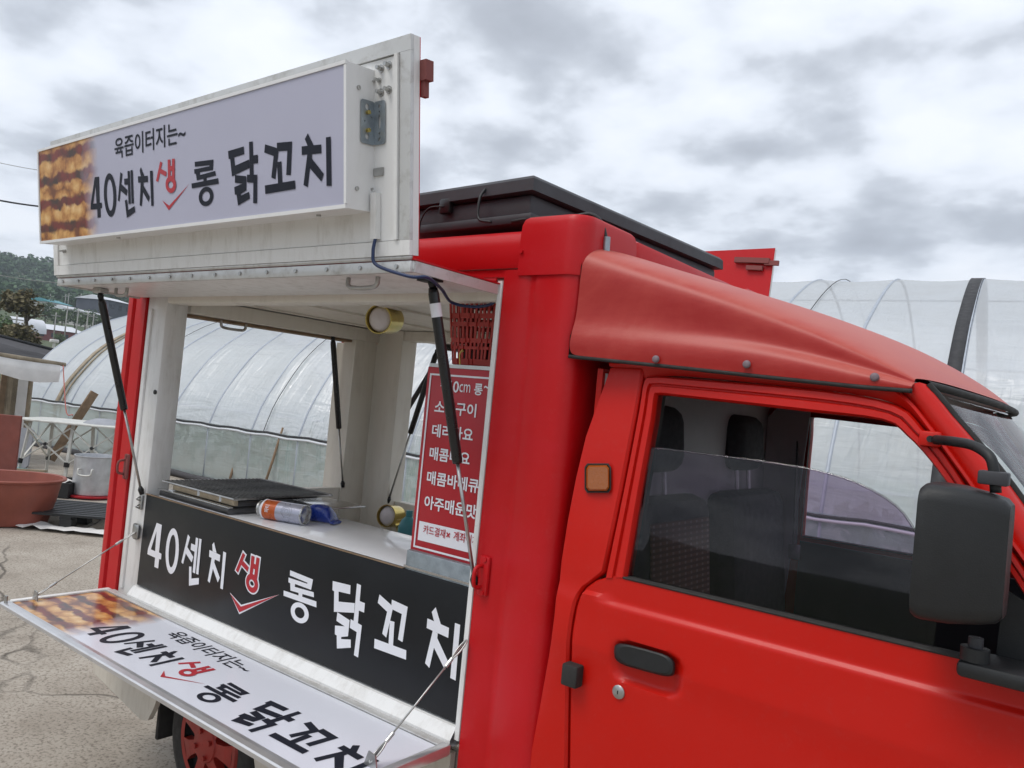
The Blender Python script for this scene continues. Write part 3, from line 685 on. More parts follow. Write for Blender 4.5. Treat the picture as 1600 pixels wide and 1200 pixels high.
def glyph(name, key, tomap, box, mat, parent, grow=0.0, lift=0.0):
    """one letter: key fitted to box (x0, y0, x1, y1) of the target sheet; strokes stand 1 mm apart from it"""
    g = GBOX[key]; mb = MB()
    sx = (box[2] - box[0]) / (g[2] - g[0]); sy = (box[3] - box[1]) / (g[3] - g[1])
    for q, part in enumerate(GLY[key]):
        loops = [[(box[0] + (a[0] - g[0]) * sx, box[1] + (a[1] - g[1]) * sy) for a in loop] for loop in part]
        if grow:
            loops = [offset_loop(l, grow if i == 0 else -grow) for i, l in enumerate(loops)]
        mb.poly(loops, lambda x, y, d, e=q: tomap(x, y, lift + 0.0008 + e * 0.00012))
    return obj(name, mb, mat, parent, fixn=False)

def on_black(x, z, h): return Vector((x, 0.006 - h, z))
BB = {'four': (-2.877, 0.826, -2.776, 0.989), 'zero': (-2.751, 0.825, -2.661, 0.989), 'sen': (-2.637, 0.81, -2.511, 0.985), 'chi': (-2.468, 0.842, -2.364, 0.987), 'saeng': (-2.301, 0.868, -2.170, 0.985), 'check': (-2.319, 0.79, -2.06, 0.892), 'rong': (-2.038, 0.831, -1.874, 0.978), 'dalk': (-1.813, 0.80, -1.666, 1.003), 'kko': (-1.615, 0.843, -1.485, 0.993), 'chib': (-1.422, 0.841, -1.304, 1.007)}
for k, b in BB.items():
    red = k in ('saeng', 'check')
    if red: glyph('letter_outline', k, on_black, b, 'letter_white', BLK, grow=0.0055)
    glyph('letter', k, on_black, b, 'letter_red' if red else 'letter_white', BLK, lift=0.0012 if red else 0.0)

# ---------- awning: upper flap hinged at the roof, held out level
AO = -0.315                                   # Y of its outer edge
aw = obj('awning', MB().rbox((-3.115, AO, 1.842), (-1.279, -0.006, 1.862), 0.003), 'white_sheet', truck, 'auto')
obj('awning_skin', MB().box((-3.118, AO - 0.002, 1.8625), (-1.276, -0.004, 1.8665)), 'box_red', aw)
for x in (-1.279, -3.115): obj('awning_end_channel', MB().box((x - 0.003, AO + 0.004, 1.836), (x + 0.003, -0.01, 1.861)), 'dirty_alu', aw)
obj('awning_edge_channel', MB().rbox((-3.113, AO - 0.006, 1.834), (-1.281, AO + 0.006, 1.861), 0.002), 'dirty_alu', aw, 'auto')
hinge = obj('piano_hinge', MB().cyl((-3.113, AO - 0.006, 1.868), (-1.281, AO - 0.006, 1.868), 0.0055, 10), 'dirty_alu', truck, True)
for i in range(15):
    x = -3.06 + i * 0.124
    obj('hinge_rivet', MB().cyl((x, AO - 0.0105, 1.848), (x, AO - 0.005, 1.848), 0.0052, 8), 'steel', hinge, 'auto')
for (u, v_, w) in ((567, 436, 0.055), (190, 452, 0.04)):
    q = W(u, v_, Z=1.836)
    obj('pull_handle', MB().tube(catmull([q + Vector((-w, 0, 0.004)), q + Vector((-w * 0.95, 0, -0.016)), q + Vector((-w * 0.5, 0, -0.022)), q + Vector((w * 0.5, 0, -0.022)), q + Vector((w * 0.95, 0, -0.016)), q + Vector((w, 0, 0.004))], 4), 0.006, 8), 'steel', aw, True)
# roof hinge between awning and rail
obj('roof_hinge', MB().cyl((-3.1, -0.004, 1.873), (-1.29, -0.004, 1.873), 0.006, 8), 'box_red', truck, True)

# ---------- sign panel: lower half of the flap folded up, leaning slightly out
P0 = Vector((0, AO - 0.008, 1.872)); PV = Vector((0, -0.062, 0.478)).normalized(); PN = Vector((0, -PV.z, PV.y))  # PN points to the viewer
PH = 0.482
def on_panel(x, h, d): return Vector((x, 0, 0)) + P0 + PV * h + PN * d
def pbox(x0, x1, h0, h1, d0, d1):
    return MB().obox(on_panel((x0 + x1) / 2, (h0 + h1) / 2, (d0 + d1) / 2), (1, 0, 0), PV, PN, ((x1 - x0) / 2, (h1 - h0) / 2, abs(d1 - d0) / 2))
sp = obj('sign_panel', pbox(-3.125, -1.279, 0.0, PH, -0.022, -0.004), 'white_sheet', truck)
obj('panel_skin', pbox(-3.125, -1.2795, 0.0, PH, -0.025, -0.0225), 'box_red', sp)
obj('panel_frame', pbox(-3.125, -1.279, 0.0, 0.034, -0.0035, 0.006), 'white_sheet', sp)
obj('panel_frame', pbox(-3.125, -1.279, PH - 0.034, PH, -0.0035, 0.006), 'dirty_alu', sp)
for x in (-3.125, -1.313): obj('panel_frame', pbox(x, x + 0.034, 0.0345, PH - 0.0345, -0.0035, 0.006), 'dirty_alu' if x > -2 else 'white_sheet', sp)
obj('panel_frame', pbox(-1.326, -1.315, 0.036, PH - 0.036, -0.0035, 0.012), 'white_sheet', sp)
obj('panel_infill', pbox(-3.09, -1.327, 0.036, PH - 0.036, -0.0035, 0.001), 'white_sheet', sp)
obj('red_catch', MB().obox(on_panel(-1.272, 0.41, -0.035), (1, 0, 0), PV, PN, (0.012, 0.022, 0.012)).obox(on_panel(-1.276, 0.375, -0.035), (1, 0, 0), PV, PN, (0.006, 0.022, 0.008)), 'wall_brick_red', sp)
for (x, h, r) in ((-1.378, 0.425, 0.009), (-1.352, 0.428, 0.009), (-1.378, 0.372, 0.009), (-1.352, 0.374, 0.009), (-1.384, 0.40, 0.006), (-3.05, 0.085, 0.006), (-3.035, 0.085, 0.006)):
    b = obj('bolt_washer', MB().cyl(on_panel(x, h, 0.0015), on_panel(x, h, 0.004), r, 12), 'steel', sp, 'auto')
    obj('bolt', MB().cyl(on_panel(x, h, 0.004), on_panel(x + 0.001, h, 0.018), r * 0.62, 10, r * 0.5), 'steel', sp, 'auto')
# lightbox bracket: two perforated leaves
def plate(mapf, w, h, holes, mat, par, name):
    rc = 0.006; out = []
    for cx_, cy_, a0 in ((w - rc, rc, -90), (w - rc, h - rc, 0), (rc, h - rc, 90), (rc, rc, 180)):
        for k in range(4): a = math.radians(a0 + 30 * k); out.append((cx_ + rc * math.cos(a), cy_ + rc * math.sin(a)))
    loops = [out]
    for hx, hy, rx, ry in holes: loops.append([(hx + rx * math.cos(2 * math.pi * k / 14), hy + ry * math.sin(2 * math.pi * k / 14)) for k in range(14)])
    return obj(name, MB().poly(loops, mapf, 0.002), mat, par)
LBX1 = -1.402                                 # right end of the light box
plate(lambda x, y, d: on_panel(LBX1 + 0.004 + x, 0.255 + y, 0.0035 + d), 0.036, 0.098, [(0.018, 0.05, 0.004, 0.017), (0.018, 0.086, 0.004, 0.004), (0.018, 0.074, 0.0018, 0.0018), (0.018, 0.025, 0.0018, 0.0018), (0.018, 0.012, 0.004, 0.004)], 'galvanized', sp, 'bracket_leaf')
plate(lambda x, y, d: on_panel(LBX1 + 0.0025 + d, 0.255 + y, 0.004 + x), 0.04, 0.098, [(0.022, 0.083, 0.006, 0.007), (0.022, 0.017, 0.006, 0.007), (0.010, 0.062, 0.002, 0.002), (0.030, 0.05, 0.002, 0.002)], 'galvanized', sp, 'bracket_leaf')
for h in (0.07, 0.03):
    obj('bracket_bolt', MB().cyl(on_panel(LBX1 + 0.004, 0.255 + h, 0.026), on_panel(LBX1 + 0.012, 0.255 + h, 0.026), 0.005, 8), 'brass', sp, 'auto')
obj('small_bracket', pbox(LBX1 + 0.002, LBX1 + 0.034, 0.185, 0.203, 0.0015, 0.005), 'steel', sp)
obj('cable_cover', pbox(-1.396, -1.378, 0.04, 0.145, 0.002, 0.018), 'white_sheet', sp)
q0 = on_panel(-1.384, 0.038, 0.012)
obj('cable', MB().tube(catmull([q0 + Vector((0, 0, 0.01)), q0 + Vector((0.0, -0.004, -0.03)), q0 + Vector((0.014, 0.0, -0.06)), W(640, 432, Y=AO - 0.01), W(668, 434, Y=AO + 0.03), W(690, 452, Y=-0.15), W(705, 472, Y=-0.03), W(735, 479, Y=0.02), W(765, 476, Y=0.03), W(782, 462, Y=0.04)], 6), 0.0042, 8), 'cable_blue', truck, True)

# ---------- the light box sign
LX0 = -3.03; LH0, LH1, LD = 0.098, 0.416, 0.098
def on_light(x, h, d): return Vector((x, 0, 0)) + Vector((0, -0.42, 1.966)) + PV * h + PN * d   # front sheet
lb_c = on_light(0, 0, 0)
lb = obj('light_box', MB().obox(on_light((LX0 + LBX1) / 2, 0.159, -0.046), (1, 0, 0), PV, PN, ((LBX1 - LX0) / 2, 0.161, 0.046)), 'sign_white', truck)
mb = MB()
mb.add([on_light(LX0 + 0.006, 0.004, 0.0012), on_light(LBX1 - 0.006, 0.004, 0.0012), on_light(LBX1 - 0.006, 0.314, 0.0012), on_light(LX0 + 0.006, 0.314, 0.0012)], [(0, 1, 2, 3)])
mb.uv = [(0.006, 0.004), (1.622, 0.004), (1.622, 0.314), (0.006, 0.314)]
obj('sign_sheet', mb, 'sign_print', lb, fixn=False)
for h0, h1 in ((-0.003, 0.006), (0.313, 0.321)): obj('sign_trim', MB().obox(on_light((LX0 + LBX1) / 2, (h0 + h1) / 2, 0.001), (1, 0, 0), PV, PN, ((LBX1 - LX0) / 2 + 0.002, (h1 - h0) / 2, 0.003)), 'sign_white', lb)
for x in (LX0, LBX1): obj('sign_trim', MB().obox(on_light(x, 0.159, 0.001), (1, 0, 0), PV, PN, (0.004, 0.152, 0.0028)), 'sign_white', lb)
for (h, d) in ((0.045, -0.03), (0.27, -0.035), (0.05, -0.075), (0.295, -0.08)): obj('screw', MB().cyl(on_light(LBX1, h, d), on_light(LBX1 + 0.004, h, d), 0.005 if d > -0.05 else 0.003, 10), 'steel', lb, 'auto')
for x in (-2.55, -1.55): obj('screw', MB().cyl(on_light(x, -0.002, -0.04), on_light(x, -0.006, -0.04), 0.006, 10), 'steel', lb, 'auto')
for k, g in GBOX.items():
    b = (LX0 + g[0] / 1000, g[1] / 1000, LX0 + g[2] / 1000, g[3] / 1000)
    glyph('letter', k, on_light, b, 'letter_red' if k in ('saeng', 'check') else 'letter_black', lb, lift=0.0015)
SUB = '육즙이터지는~'
obj('lettering', text_mb(SUB, (LX0 + 0.556, 0.226, LX0 + 0.962, 0.288), lambda x, y: on_light(x, y, 0.0024), 0.012), 'letter_black', lb, fixn=False)

# ---------- serving shelf: lower flap let down level on wire stays
SO = -0.402
sh = obj('serving_shelf', MB().rbox((-3.085, SO + 0.03, 0.672), (-1.281, -0.024, 0.688), 0.002), 'white_sheet', truck, 'auto')
mb = MB(); mb.add([(-3.066, SO + 0.032, 0.6895), (-1.30, SO + 0.032, 0.6895), (-1.30, -0.046, 0.6895), (-3.066, -0.046, 0.6895)], [(0, 1, 2, 3)])
def art_uv(x, y): return ((x + 2.646) / 1.103 + 0.388, (y + 0.325) / 1.08 + 0.055)
mb.uv = [art_uv(p[0], p[1]) for p in mb.v]
obj('shelf_sheet', mb, 'shelf_print', sh, fixn=False)
mb = MB(); pr = [(SO + 0.031, 0.691), (SO + 0.018, 0.692), (SO + 0.004, 0.690), (SO, 0.686), (SO, 0.675), (SO + 0.003, 0.673), (SO + 0.031, 0.6725)]
mb.grid([[Vector((x, y, z)) for y, z in pr] for x in (-3.09, -1.276)], True); mb.add([Vector((-3.09, y, z)) for y, z in pr], [tuple(range(7))]); mb.add([Vector((-1.276, y, z)) for y, z in pr], [tuple(range(7))])
obj('shelf_rim', mb, 'alu', sh)
obj('shelf_rim', MB().rbox((-3.084, -0.045, 0.690), (-1.30, -0.022, 0.695), 0.002), 'dirty_alu', sh, 'auto')
for x in (-3.09, -1.300): obj('shelf_rim', MB().rbox((x, SO + 0.032, 0.668), (x + 0.024, -0.022, 0.6955), 0.003), 'alu' if x > -2 else 'white_sheet', sh, 'auto')
obj('shelf_hinge', MB().cyl((-3.06, -0.016, 0.688), (-1.30, -0.016, 0.688), 0.006, 8), 'dirty_alu', sh, True)
def on_shelf(x, y, h): return Vector((x, y, 0.6895 + h))
def art(x, y): return (-2.646 + (x / 1000 - 0.388) * 1.103, -0.325 + (y / 1000 - 0.055) * 1.08)
for k, g in GBOX.items():
    a = art(g[0], g[1]); b = art(g[2], g[3])
    glyph('letter', k, on_shelf, (a[0], a[1], b[0], b[1]), 'letter_red' if k in ('saeng', 'check') else 'letter_black', sh)
a = art(556, 226); b = art(962, 288)
obj('lettering', text_mb(SUB, (a[0], a[1], b[0], b[1]), lambda x, y: on_shelf(x, y, 0.001), 0.012), 'letter_black', sh, fixn=False)
# wire stays with thimbles
def stay(a, b, plate_at):
    a, b = Vector(a), Vector(b); d = (b - a).normalized()
    st = obj('wire_stay', MB().tube([a, b], 0.0024, 8), 'steel', truck, True)
    for e, dd in ((a, d), (b, -d)):
        n = Vector((0, 0, 1)).cross(dd).normalized() * 0.007
        obj('wire_loop', MB().tube(catmull([e + dd * 0.06, e + dd * 0.035 + n, e + dd * 0.008 + n * 0.8, e - dd * 0.002, e + dd * 0.008 - n * 0.8, e + dd * 0.035 - n, e + dd * 0.06], 4), 0.0022, 6), 'steel', st, True)
        obj('ferrule', MB().cyl(e + dd * 0.055, e + dd * 0.08, 0.005, 8), 'steel', st, 'auto')
    obj('stay_lug', MB().poly([[(-0.022, 0), (0.022, 0), (0.014, 0.03), (-0.01, 0.034)]], lambda x, y, q: b + Vector((x, 0.001 + q, y - 0.012)), 0.003), 'steel', st)
stay((-2.955, -0.008, 0.935), (-3.05, -0.305, 0.705), 1)
stay((-1.268, -0.012, 0.955), (-1.325, -0.25, 0.703), 1)
obj('stay_bracket', MB().rbox((-2.985, -0.010, 0.905), (-2.94, 0.006, 0.965), 0.012), 'steel', truck, 'auto')
obj('shelf_bolt', MB().cyl((-3.07, -0.39, 0.69), (-3.07, -0.39, 0.715), 0.006, 8), 'steel', sh, 'auto')

# ---------- gas struts
def strut(top, bot, frac, label=False):
    top, bot = Vector(top), Vector(bot); d = bot - top; mid = top + d * frac
    s = obj('gas_strut', MB().tube([top + d * 0.02, top + d * 0.04, mid - d * 0.012, mid], [0.011, 0.0135, 0.0135, 0.0125], 14), 'black_gloss', truck, True)
    obj('piston_rod', MB().cyl(mid, bot, 0.0048, 10), 'steel', s, True)
    for e in (top, bot): obj('ball_joint', MB().tube([e - d.normalized() * 0.012, e, e + d.normalized() * 0.02], [0.006, 0.011, 0.008], 10), 'black_plastic', s, True)
    if label: obj('strut_label', MB().tube([top + d * 0.07, top + d * 0.115], 0.0139, 14, False), 'letter_white', s, True)
    return s
strut(W(675, 440, X=-1.335), (-1.262, -0.012, 1.112), 0.60, True)
strut(W(157, 462, X=-3.0), (-2.950, -0.008, 1.098), 0.58)
strut(W(520, 528, X=-3.0), (-2.968, 1.003, 1.098), 0.62)
strut(W(683, 548, Y=1.16), (-2.79, 1.15, 1.042), 0.55)
strut(W(676, 575, Y=1.42), W(617, 672, Y=1.42), 0.9)
for (u, v_, X) in ((672, 436, -1.335), (157, 456, -3.0)):
    q = W(u, v_, X=X); obj('strut_mount', MB().rbox((q.x - 0.03, q.y - 0.018, q.z - 0.006), (q.x + 0.03, q.y + 0.018, 1.841), 0.005), 'steel' if X < -2 else 'black_plastic', aw, 'auto')

# ---------- far-side and rear flaps, also raised
def flap(hinge0, hinge1, out, name):
    """a one-piece flap from its hinge line, going 'out'"""
    h0, h1, o = Vector(hinge0), Vector(hinge1), Vector(out); n = (h1 - h0).normalized().cross(o.normalized())
    if n.z < 0: n = -n
    c = (h0 + h1) / 2 + o / 2
    f = obj(name, MB().obox(c, (h1 - h0).normalized(), o.normalized(), n, ((h1 - h0).length / 2, o.length / 2, 0.010)), 'cream_panel', truck)
    obj('flap_skin', MB().obox(c + n * 0.0125, (h1 - h0).normalized(), o.normalized(), n, ((h1 - h0).length / 2 + 0.002, o.length / 2 + 0.002, 0.002)), 'box_red', f)
    return f, n
FP0 = Vector((0, 2 * YC + 0.315, 1.872)); FV = Vector((0, 0.055, 0.43)).normalized(); FN = Vector((0, -FV.z, FV.y))
fa_ = obj('far_awning', MB().box((-3.0, 2 * YC + 0.006, 1.846), (-1.175, 2 * YC + 0.312, 1.866)), 'cream_panel', truck)
fpn = obj('far_panel', MB().obox(FP0 + Vector((-2.0875, 0, 0)) + FV * 0.22 - FN * 0.012, (1, 0, 0), FV, FN, (0.9125, 0.218, 0.009)), 'white_sheet', truck)
obj('far_panel_skin', MB().obox(FP0 + Vector((-2.0875, 0, 0)) + FV * 0.22 + FN * 0.0, (1, 0, 0), FV, FN, (0.914, 0.22, 0.002)), 'box_red', fpn)
cc = FP0 + Vector((-1.26, 0, 0)) + FV * 0.385 + FN * 0.014; ax = Vector((1, 0, -0.07)).normalized()
obj('flap_latch', MB().obox(cc, ax, FV, FN, (0.075, 0.011, 0.008)).obox(cc + ax * 0.015 - FV * 0.032, ax, FV, FN, (0.035, 0.009, 0.006)).obox(cc + ax * 0.085 - FV * 0.008, ax, FV, FN, (0.03, 0.010, 0.005)), 'wall_brick_red', fpn)
flap((BX0 - 0.012, 0.14, 1.876), (BX0 - 0.012, 1.13, 1.876), (-0.72, 0, 0.16), 'rear_flap')
mb = MB().box((-2.62, 1.25, 1.79), (-2.36, 1.33, 1.835)); obj('flap_seal_box', mb, 'black_plastic', truck)

# ---------- brass spot lamps
def spot(c, aim, r, L, par):
    c, aim = Vector(c), Vector(aim).normalized()
    mt = Matrix.Translation(c) @ aim.to_track_quat('Z', 'Y').to_matrix().to_4x4()
    s = obj('spot_lamp', MB().lathe([(0.0, -L), (r * 0.8, -L), (r * 0.97, -L + 0.008), (r, -L + 0.02), (r, 0.0), (r * 0.93, 0.0), (r * 0.92, -0.02)], 36, mt), 'brass', par, 'auto')
    obj('bulb', MB().lathe([(r * 0.91, -0.022), (r * 0.80, -0.010), (r * 0.55, -0.003), (0.0, 0.0)], 32, mt), 'lens_white', s, True)
    return s
lc = W(591, 499, Y=0.36)
spot(lc, (0.35, -0.95, -0.12), 0.052, 0.115, truck)
lamp_arm = obj('lamp_arm', MB().tube([lc + Vector((-0.03, 0.07, 0.045)), Vector((lc.x - 0.03, lc.y + 0.07, 1.868))], 0.008, 8), 'brass', truck, True)
l2 = W(603, 806, Y=1.02)
spot(l2, (0.2, -0.97, 0.12), 0.052, 0.10, truck)
spot(W(622, 822, Y=0.95), (-0.85, -0.4, -0.25), 0.03, 0.17, truck)

# ================================================================== CAB (still parts of the truck)
def ys(z):
    """side of the cab in section: leans in above the belt, swells at the door crease, tucks under"""
    return interp(z, [(0.42, 0.03), (0.75, 0.004), (0.98, -0.007), (1.02, -0.011), (1.03, -0.0125), (1.134, -0.0100), (1.139, -0.0072), (1.144, -0.001), (1.205, 0.0), (1.70, 0.055)])
def WS(u, v, off=0.0):
    """pixel onto the cab's side surface"""
    y = 0.0
    for _ in range(6): p = W(u, v, Y=y); y = ys(p.z) + off
    return W(u, v, Y=y)
def tab(px): return sorted([(p.z, p.x) for p in (WS(*q) for q in px)])
x_rear = tab([(950, 575), (930, 630), (905, 700), (880, 830), (860, 985), (835, 1130), (822, 1198)])
x_cut = tab([(1006, 594), (998, 640), (975, 760), (948, 890), (945, 903), (927, 908), (911, 922), (899, 950), (893, 985), (890, 1050), (888, 1198)])
SIDES = ((False, 'near'), (True, 'far'))
def side(p, far): return mir(p) if far else p
BASE = W(1790, 1060, Y=0.11)                   # lower corner of the windscreen
XF = BASE.x + 0.09                                      # front end of the door
for far, _n in SIDES:
    # pillar behind the door
    zs = [0.45, 0.6, 0.75, 0.85, 0.98, 1.02, 1.03, 1.08, 1.12, 1.14, 1.16, 1.18, 1.205, 1.3, 1.4, 1.5, 1.58, 1.64, 1.655, 1.668]
    rows = []
    for z in zs:
        a = interp(z, x_rear); b = interp(z, x_cut) - 0.006
        y = ys(z)
        rows.append([side(Vector(p), far) for p in ((a + 0.004, y + 0.05, z), (a, y + 0.02, z), (a + 0.006, y + 0.002, z), (a + 0.02, y, z), ((a + b) / 2, y, z), (b - 0.006, y, z), (b, y + 0.006, z), (b + 0.001, y + 0.03, z))])
    mb = MB(); mb.grid(rows); pil = obj('rear_pillar', mb, 'red_paint', truck, 'auto')
    if not far:
        # amber marker lamp
        mbs = MB(); rws = []
        for off, k in ((-0.001, 1.0), (-0.012, 0.96), (-0.016, 0.85)):
            ring = []
            for (du, dv) in ((-1, -0.75), (-0.8, -1), (0.8, -1), (1, -0.75), (1, 0.75), (0.8, 1), (-0.8, 1), (-1, 0.75)):
                ring.append(WS(934 + du * 18.5 * k, 747 + dv * 20.5 * k, off))
            rws.append(ring)
        mbs.grid(rws, True); mbs.add(rws[-1], [tuple(range(8))]); ml = obj('marker_lamp', mbs, 'amber', truck, 'auto')
        rws = []
        for off, k in ((0.0, 1.12), (-0.007, 1.12), (-0.008, 1.02), (0.0, 1.0)):
            rws.append([WS(934 + du * 18.5 * k, 747 + dv * 20.5 * k, off) for (du, dv) in ((-1, -0.75), (-0.8, -1), (0.8, -1), (1, -0.75), (1, 0.75), (0.8, 1), (-0.8, 1), (-1, 0.75))])
        mbs = MB(); mbs.grid(rws, True); obj('lamp_gasket', mbs, 'rubber', ml, 'auto')
        # stay bracket behind the pillar
        q = W(838, 1050, Y=0.05); br = obj('cab_stay', MB().rbox((q.x - 0.03, 0.045, 0.70), (q.x + 0.012, 0.075, q.z + 0.03), 0.006), 'red_paint', truck, 'auto')
        obj('stay_bolt', MB().cyl((q.x - 0.012, 0.036, q.z - 0.01), (q.x - 0.012, 0.046, q.z - 0.01), 0.008, 10), 'red_paint', br, 'auto')
        obj('stay_lever', MB().rbox((q.x - 0.05, 0.025, q.z - 0.075), (q.x - 0.005, 0.043, q.z - 0.06), 0.004), 'red_paint', br, 'auto')
    # door: skin below the belt, with the scoop behind the handle pressed into it
    zs = [0.47, 0.6, 0.75, 0.86, 0.92, 0.95] + [0.96 + 0.006 * k for k in range(24)] + [1.105, 1.115, 1.122, 1.128, 1.134, 1.139, 1.143, 1.147, 1.155, 1.165, 1.18, 1.19, 1.20]
    hc = WS(1008, 1045); rows = []
    for z in zs:
        a = interp(z, x_cut); y = ys(z); r = []
        for x in [a + 0.006, a + 0.02] + [-0.93 + 0.01 * k for k in range(36)] + [-0.5, -0.35, -0.2, -0.1, XF - 0.08, XF - 0.03, XF]:
            if r and x < r[-1].x + 0.002: x = r[-1].x + 0.002
            # the crease dies out in a rounded end near the back of the door
            e = min(1.0, max(0.0, (x + 0.92) / 0.06)); yy = y if z < 1.1 else (0.0 * (1 - e) + y * e) if z > 1.147 else (-0.011 * (1 - e) + y * e)
            sx_ = abs(x - hc.x) / 0.084; sz_ = abs(z - (hc.z - (x - hc.x) * 0.0)) / 0.047
            q_ = (sx_ ** 4 + sz_ ** 4) ** 0.25
            yy += 0.017 * (1 - min(1, max(0, (q_ - 0.72) / 0.28)) ** 2) if q_ < 1 else 0
            r.append(Vector((x, yy, z)))
        r = [Vector((a + 0.001, ys(z) + 0.03, z)), Vector((a, ys(z) + 0.006, z))] + r
        rows.append([side(p, far) for p in r])
    mb = MB(); mb.grid(rows); door = obj('door', mb, 'red_paint', truck, 'auto')
    # window frame: ring of four ridges round the opening
    outer = [(945, 903), (975, 760), (998, 640), (1006, 594), (1020, 588), (1060, 590), (1290, 610), (1400, 633), (1440, 668), (1478, 712), (1530, 790), (1618, 915), (1700, 1060)]
    inner = [(977, 902), (1000, 764), (1019, 660), (1024, 622), (1030, 617), (1062, 620), (1262, 643), (1378, 657), (1415, 680), (1452, 719), (1500, 784), (1585, 906), (1668, 1050)]
    oc = [WS(*q) for q in outer]; ic = [WS(*q) for q in inner]
    oc = catmull(oc, 3); ic = catmull(ic, 3); rows = []
    for a, b in zip(oc, ic):
        d = b - a
        prof = [(0.0, 0.03), (0.0, 0.004), (0.10, -0.003), (0.38, -0.004), (0.44, 0.004), (0.50, 0.004), (0.56, -0.002), (0.88, -0.002), (1.0, 0.006), (1.0, 0.035)]
        rows.append([side(a + d * t + Vector((0, o, 0)), far) for t, o in prof])
    mb = MB(); mb.grid(rows); obj('window_frame', mb, 'red_paint', door, 'auto')
    # black channel in the frame and the belt strip
    rows = [[side(p + Vector((0, o, 0)), far) for o in (0.012, 0.05)] for p in ic]
    mb = MB(); mb.grid(rows); obj('glass_channel', mb, 'rubber', door, True)
    a = WS(974, 903); b = Vector((0.05, 0.0, 1.203))
    mb = MB(); mb.grid([[side(q + Vector((0, o, z)), far) for o, z in ((0.03, -0.002), (-0.002, -0.002), (-0.003, 0.001), (-0.001, 0.003), (0.03, 0.003))] for q in (a, b)])
    obj('belt_strip', mb, 'rubber', door, True)
    # half-lowered glass
    gl = [WS(*q, 0.02) for q in ((1003, 697), (1100, 709), (1200, 722), (1275, 735), (1340, 755), (1400, 790), (1432, 833), (1470, 900))]
    gl = catmull(gl, 3); rows = []
    for p in gl:
        rows.append([side(Vector((p.x, ys(p.z) + 0.02, p.z)), far), side(Vector((p.x, ys(1.2) + 0.02, 1.2)), far)])
    rows = [[side(WS(977, 902, 0.02), far) + Vector((0, 0, 0.0)), side(WS(977, 902, 0.02), far)]] + rows if False else rows
    L0 = WS(977, 899, 0.02); rows = [[rows[0][0], side(L0, far)]] + rows
    if not far:
        mb = MB(); mb.grid(rows); obj('door_glass', mb, 'tinted_glass', door, True)
        mb = MB().tube([r[0] for r in rows[1:]], 0.0022, 6); obj('glass_edge', mb, 'lens_glass', door, True)
    if not far:
        # recessed handle, lock, bump stop
        def slab(cu, cv, ru, rv, shear, offs, mat, name, par, n=20):
            rws = []
            for off, k in offs:
                ring = []
                for i in range(n):
                    a_ = 2 * math.pi * i / n; cxx = math.copysign(abs(math.cos(a_)) ** 0.45, math.cos(a_)); cyy = math.copysign(abs(math.sin(a_)) ** 0.6, math.sin(a_))
                    du = cxx * ru * k; ring.append(WS(cu + du, cv + du * shear + cyy * rv * (k if k > 0.7 else k), off))
                rws.append(ring)
            mb_ = MB(); mb_.grid(rws, True); mb_.add(rws[-1], [tuple(range(n))]); return obj(name, mb_, mat, par, 'auto')
        slab(1007, 1031, 48, 18, 0.27, ((0.014, 1.0), (-0.006, 0.99), (-0.012, 0.93), (-0.014, 0.8)), 'black_plastic', 'door_handle', door)
        q = WS(967, 1081, 0)
        lk = obj('door_lock', MB().lathe([(0.0150, -0.002), (0.0150, 0.003), (0.0125, 0.005), (0.0, 0.0055)], 20, Matrix.Translation(q) @ Matrix.Rotation(math.pi / 2, 4, 'X')), 'steel', door, 'auto')
        obj('key_slot', MB().box((q.x - 0.001, q.y - 0.0064, q.z - 0.004), (q.x + 0.001, q.y - 0.0056, q.z + 0.004)), 'black_plastic', lk)
        a = WS(889, 1034); b = WS(911, 1073)
        obj('bump_stop', MB().rbox((a.x, -0.038, b.z), (b.x, -0.006, a.z + 0.004), 0.005), 'rubber', truck, 'auto')
    # drip rail and roof side
    gut = [WS(*q, -0.006) for q in ((951, 568), (1060, 571), (1184, 578), (1360, 599), (1412, 624), (1450, 668), (1500, 735), (1545, 800), (1640, 935), (1720, 1075))]
    gut = catmull(gut, 4)
    fro = [WS(*q) for q in ((1004, 591), (1060, 587), (1200, 600), (1330, 615), (1402, 633), (1441, 667), (1479, 711), (1531, 789), (1619, 914), (1702, 1060))]
    fro = catmull(fro, 4); rows = []
    for a, b in zip(gut, fro):
        rows.append([side(v_, far) for v_ in (b + Vector((0, 0.03, 0)), b + Vector((0, 0.012, 0)), a * 0.45 + b * 0.55 + Vector((0, 0.008, 0)), a + Vector((0, 0.006, -0.006)), a, a + Vector((0, 0.004, 0.007)), a + Vector((0, 0.02, 0.008)))])
    mb = MB(); mb.grid(rows); obj('drip_rail', mb, 'red_paint', truck, 'auto')
    # windscreen pillar
    seal = catmull([W(*q, Y=y) for q, y in (((1449, 601), 0.075), ((1470, 624), 0.08), ((1492, 652), 0.085), ((1524, 688), 0.09), ((1568, 743), 0.095), ((1600, 786), 0.10), ((1680, 900), 0.105), ((1790, 1060), 0.11))], 4)
    g2 = gut[14:]; n = 24; rows = []
    def res(c, n):
        L = [0.0]
        for a, b in zip(c, c[1:]): L.append(L[-1] + (b - a).length)
        out = []
        for i in range(n):
            t_ = L[-1] * i / (n - 1); k = 0
            while k < len(L) - 2 and L[k + 1] < t_: k += 1
            f = (t_ - L[k]) / max(1e-9, L[k + 1] - L[k]); out.append(c[k].lerp(c[k + 1], f))
        return out
    ga, sa = res(g2, n), res(seal, n)
    for a, b in zip(ga, sa):
        m1 = a.lerp(b, 0.3) + Vector((0.004, -0.012, 0.006)); m2 = a.lerp(b, 0.65) + Vector((0.008, -0.010, 0.008))
        rows.append([side(v_, far) for v_ in (a + Vector((0, 0.02, 0.004)), m1, m2, b)])
